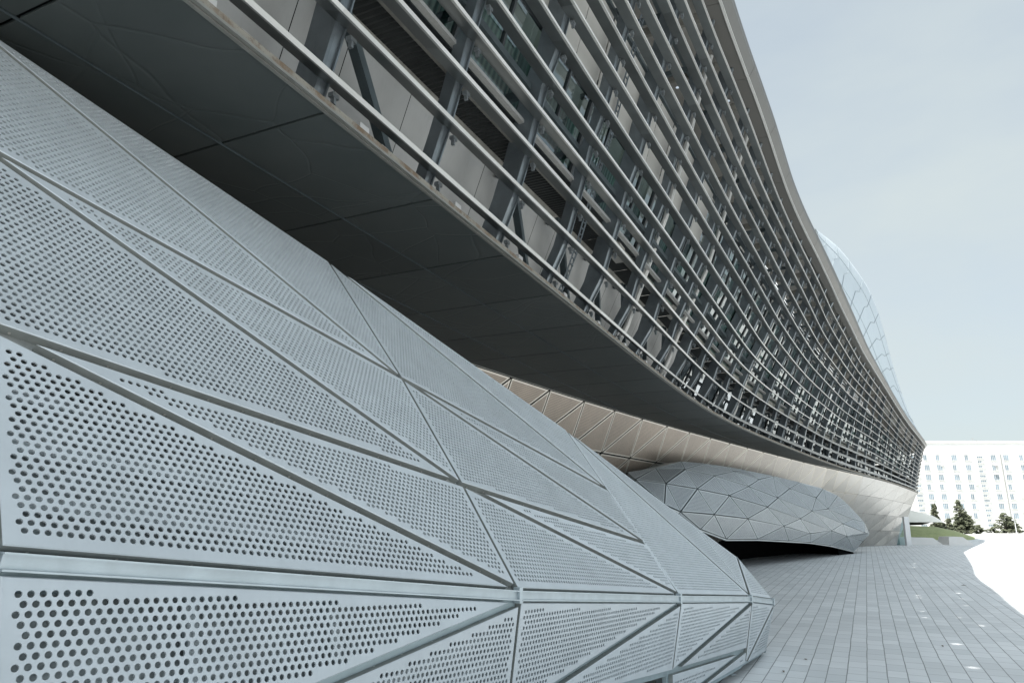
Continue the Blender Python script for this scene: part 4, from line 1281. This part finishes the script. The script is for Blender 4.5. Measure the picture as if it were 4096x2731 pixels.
conifer(69.9, 110, 5.1, 1.7, .1, 3, 'tallest dark conifer with a ragged pointed crown and a lower skirt on its right', [(1.5, .3, 2.7, 1.5), (2.7, .2, 1.2, 1.1), (-.6, -.3, 2.4, 1.2), (.7, -.3, 3.3, 1.4)])
conifer(80.2, 115, 3.2, 2.1, .0, 5, 'broad low conifer beside the street lamp at the right edge', [(1.6, .2, 2.0, 1.5), (-1.9, .1, .9, 1.0), (.7, -.3, 2.6, 1.5)])
conifer(59.9, 100, 4.3, .75, .2, 8, 'slender conifer standing above the tip of the white canopy', [(.5, .1, 2.4, .6)])
conifer(65.0, 105, 2.3, .70, .0, 9, 'small narrow conifer between the canopy tip and the tallest conifer', [(.5, .2, 1.0, .5)])
conifer(61.6, 101, 1.7, .9, .0, 12, 'small bushy conifer half hidden under the canopy tip', None)

# street lamp
lp = thing('street_lamp', (64.1, 90.0, LOWZ), 'thin pale street lamp post in front of the broad right conifer', 'lamp')
mb = MB(); mb.tube([(64.1, 90, LOWZ), (64.1, 90, 2.3)], [.06, .04], 8); mb.build('pole', M['white_metal'], lp)
mb = MB(); mb.tube([(64.1, 90, 2.3), (63.75, 89.9, 2.42)], [.05, .07], 8); mb.build('lamp_head', M['white_metal'], lp)

# ------------------------------------------------------------------ apartment block
apt = thing('apartment_block', (135, 196, LOWZ), 'wide white apartment block with rows of small windows in the sunlit distance', 'building')
mb = MB(); mb.box((150, 196.2, (22.7 + LOWZ) / 2), (120, 12, 22.7 - LOWZ)); mb.build('wall', M['render'], apt)
mb = MB(); mb.box((150, 196.2, 22.85), (120.6, 12.6, .3)); mb.box((150, 197, 23.3), (116, 9, .6)); mb.build('roof', M['sill'], apt)
ROWZ = [18.44, 15.73, 13.09, 10.56, 7.95, 5.43, 2.92]
COLX = [114.0, 117.45, 121.8, 125.4, 132.6, 136.1, 140.5, 144]
def apt_window(x, z, w, h, name='window'):
    mb = MB()
    y = 190.14
    for a, b in (((x - w / 2, y, z - h / 2), (x + w / 2, y, z - h / 2)), ((x - w / 2, y, z + h / 2), (x + w / 2, y, z + h / 2)), ((x - w / 2, y, z - h / 2), (x - w / 2, y, z + h / 2)), ((x + w / 2, y, z - h / 2), (x + w / 2, y, z + h / 2))):
        mb.beam(a, b, (0, 1, 0), .10, .12)
    o = mb.build(name, M['sill'], apt)
    mb = MB(); mb.tone = random.random()
    mb.add([(x - w / 2, y - .01, z - h / 2), (x + w / 2, y - .01, z - h / 2), (x + w / 2, y - .01, z + h / 2), (x - w / 2, y - .01, z + h / 2)], [(0, 1, 2, 3)])
    mb.mi = 1
    for f in (-.17, .17): mb.beam((x + w * f, y - .03, z - h / 2), (x + w * f, y - .03, z + h / 2), (0, 1, 0), .07, .06)
    if random.random() < .4:
        mb.add([(x + w * .17, y - .02, z - h / 2), (x + w / 2, y - .02, z - h / 2), (x + w / 2, y - .02, z + h * .45), (x + w * .17, y - .02, z + h * .45)], [(0, 1, 2, 3)])
    mb.build('pane', [M['pane'], M['sill']], o)
    mb = MB(); mb.box((x + .1, 190.08, z - h / 2 - .16), (w + .7, .16, .12)); mb.build('sill', M['sill'], o)


for zc in ROWZ:
    for xc in COLX: apt_window(xc, zc + .3, 1.45, 1.5)
for xc in (110.9, 128.9):
    for i in range(15):
        apt_window(xc, 18.9 - i * 1.3, 1.6, .55, 'stair_window')
for xc, zc in ((118.3, 16.7), (126.9, 11.5), (133.0, 16.8), (132.6, 14.4), (138.1, 4.2), (138.6, 8.1)):
    mb = MB(); mb.box((xc, 190.0, zc), (.85, .45, .6)); mb.box((xc, 189.76, zc), (.5, .04, .42)); mb.build('air_conditioner', M['sill'], apt)
mb = MB(); mb.tube([(134.6, 190.05, 20), (134.6, 190.05, .5)], .13, 8); mb.build('drain_pipe', M['conduit'], apt)
mb = MB()
for xc, hh in ((111.5, 1.6), (112.4, .9), (129, 1.3), (130, .7)): mb.tube([(xc, 192, 23), (xc, 192, 23 + hh)], .06, 5); mb.beam((xc - .5, 192, 23 + hh * .9), (xc + .5, 192, 23 + hh * .9), (0, 0, 1), .06, .06)
mb.build('antenna', M['conduit'], apt)

# dry leaves blown onto the paving
LEAVES = [(11.6, 38.0), (9.9, 30.5), (16.9, 27.0), (17.5, 46.0), (4.6, 12.6), (5.4, 13.6), (4.2, 10.4), (4.9, 11.3), (8.7, 14.9)]
for i, (x, y) in enumerate(LEAVES):
    r_ = random.Random(i); z = ground_z(0, y) + .006; a = r_.random() * 6.28; s_ = .055 + .05 * (y > 25)
    ca, sa = math.cos(a) * s_, math.sin(a) * s_
    mb = MB(); mb.add([(x - ca, y - sa, z), (x - sa * .4, y + ca * .4, z + .02), (x + ca, y + sa, z + .012), (x + sa * .4, y - ca * .4, z + .022), (x, y, z + .004)], [(0, 4, 1), (1, 4, 2), (2, 4, 3), (3, 4, 0)])
    tag(mb.build('fallen_leaf', M['dry_leaf']), 'small curled dry leaf lying loose on the grey paving', 'leaf', 'dry leaves on the paving')

# ------------------------------------------------------------------ light, sky, camera
sun = bpy.data.lights.new('sun', 'SUN'); sun.energy = 4.6; sun.angle = R(.55); sun.color = (1, .965, .91)
so = link(bpy.data.objects.new('sun', sun)); so.rotation_euler = SUN.to_track_quat('-Z', 'Y').to_euler(); so.location = (-20, -5, 60)
world = bpy.data.worlds.new('World'); scene.world = world; world.use_nodes = True
nt = world.node_tree; bg = nt.nodes['Background']
sky = nt.nodes.new('ShaderNodeTexSky'); sky.sky_type = 'NISHITA'; sky.sun_disc = False
sky.sun_elevation = math.atan2(1, math.hypot(SUN.x, SUN.y)); sky.sun_rotation = math.atan2(-SUN.x, -SUN.y)
sky.air_density = 1.0; sky.dust_density = 2.2; sky.ozone_density = 1.2; sky.altitude = 20
tc = nt.nodes.new('ShaderNodeTexCoord')
mp = nt.nodes.new('ShaderNodeMapping'); mp.inputs['Scale'].default_value = (1.0, 1.0, 2.6); nt.links.new(tc.outputs['Generated'], mp.inputs[0])
nz = nt.nodes.new('ShaderNodeTexNoise'); nz.inputs['Scale'].default_value = 1.7; nz.inputs['Detail'].default_value = 5; nz.inputs['Roughness'].default_value = .55
nt.links.new(mp.outputs[0], nz.inputs['Vector'])
mr = nt.nodes.new('ShaderNodeMapRange'); mr.inputs[1].default_value = .35; mr.inputs[2].default_value = .75; mr.inputs[3].default_value = .66; mr.inputs[4].default_value = .96
nt.links.new(nz.outputs['Fac'], mr.inputs[0])
mx = nt.nodes.new('ShaderNodeMix'); mx.data_type = 'RGBA'
nt.links.new(mr.outputs[0], mx.inputs[0]); nt.links.new(sky.outputs[0], mx.inputs[6]); mx.inputs[7].default_value = (3.30, 3.66, 3.66, 1)
# glow added around the unseen sun, behind the viewer, to brighten the shaded ground
dt = nt.nodes.new('ShaderNodeVectorMath'); dt.operation = 'DOT_PRODUCT'
nt.links.new(tc.outputs['Generated'], dt.inputs[0]); dt.inputs[1].default_value = tuple(-SUN.normalized())
gl = nt.nodes.new('ShaderNodeMapRange'); gl.interpolation_type = 'SMOOTHSTEP'
gl.inputs[1].default_value = .30; gl.inputs[2].default_value = 1.0; gl.inputs[3].default_value = 1.0; gl.inputs[4].default_value = 2.15
nt.links.new(dt.outputs['Value'], gl.inputs[0])
sm = nt.nodes.new('ShaderNodeVectorMath'); sm.operation = 'SCALE'
nt.links.new(mx.outputs[2], sm.inputs[0]); nt.links.new(gl.outputs[0], sm.inputs['Scale'])
nt.links.new(sm.outputs[0], bg.inputs[0]); bg.inputs[1].default_value = .10

cam = bpy.data.cameras.new('camera'); cam.sensor_width = 36; cam.lens = 36 * 2730 / 4096; cam.clip_end = 8000; cam.clip_start = .05
co = link(bpy.data.objects.new('camera', cam)); co.location = (0, 0, EYE); co.rotation_euler = (R(90 + 14.5), 0, 0)
scene.camera = co
vs = scene.view_settings
vs.view_transform = 'Standard'; vs.look = 'None'; vs.exposure = 1.08; vs.gamma = 1
scene.cycles.max_bounces = 8; scene.cycles.transparent_max_bounces = 12
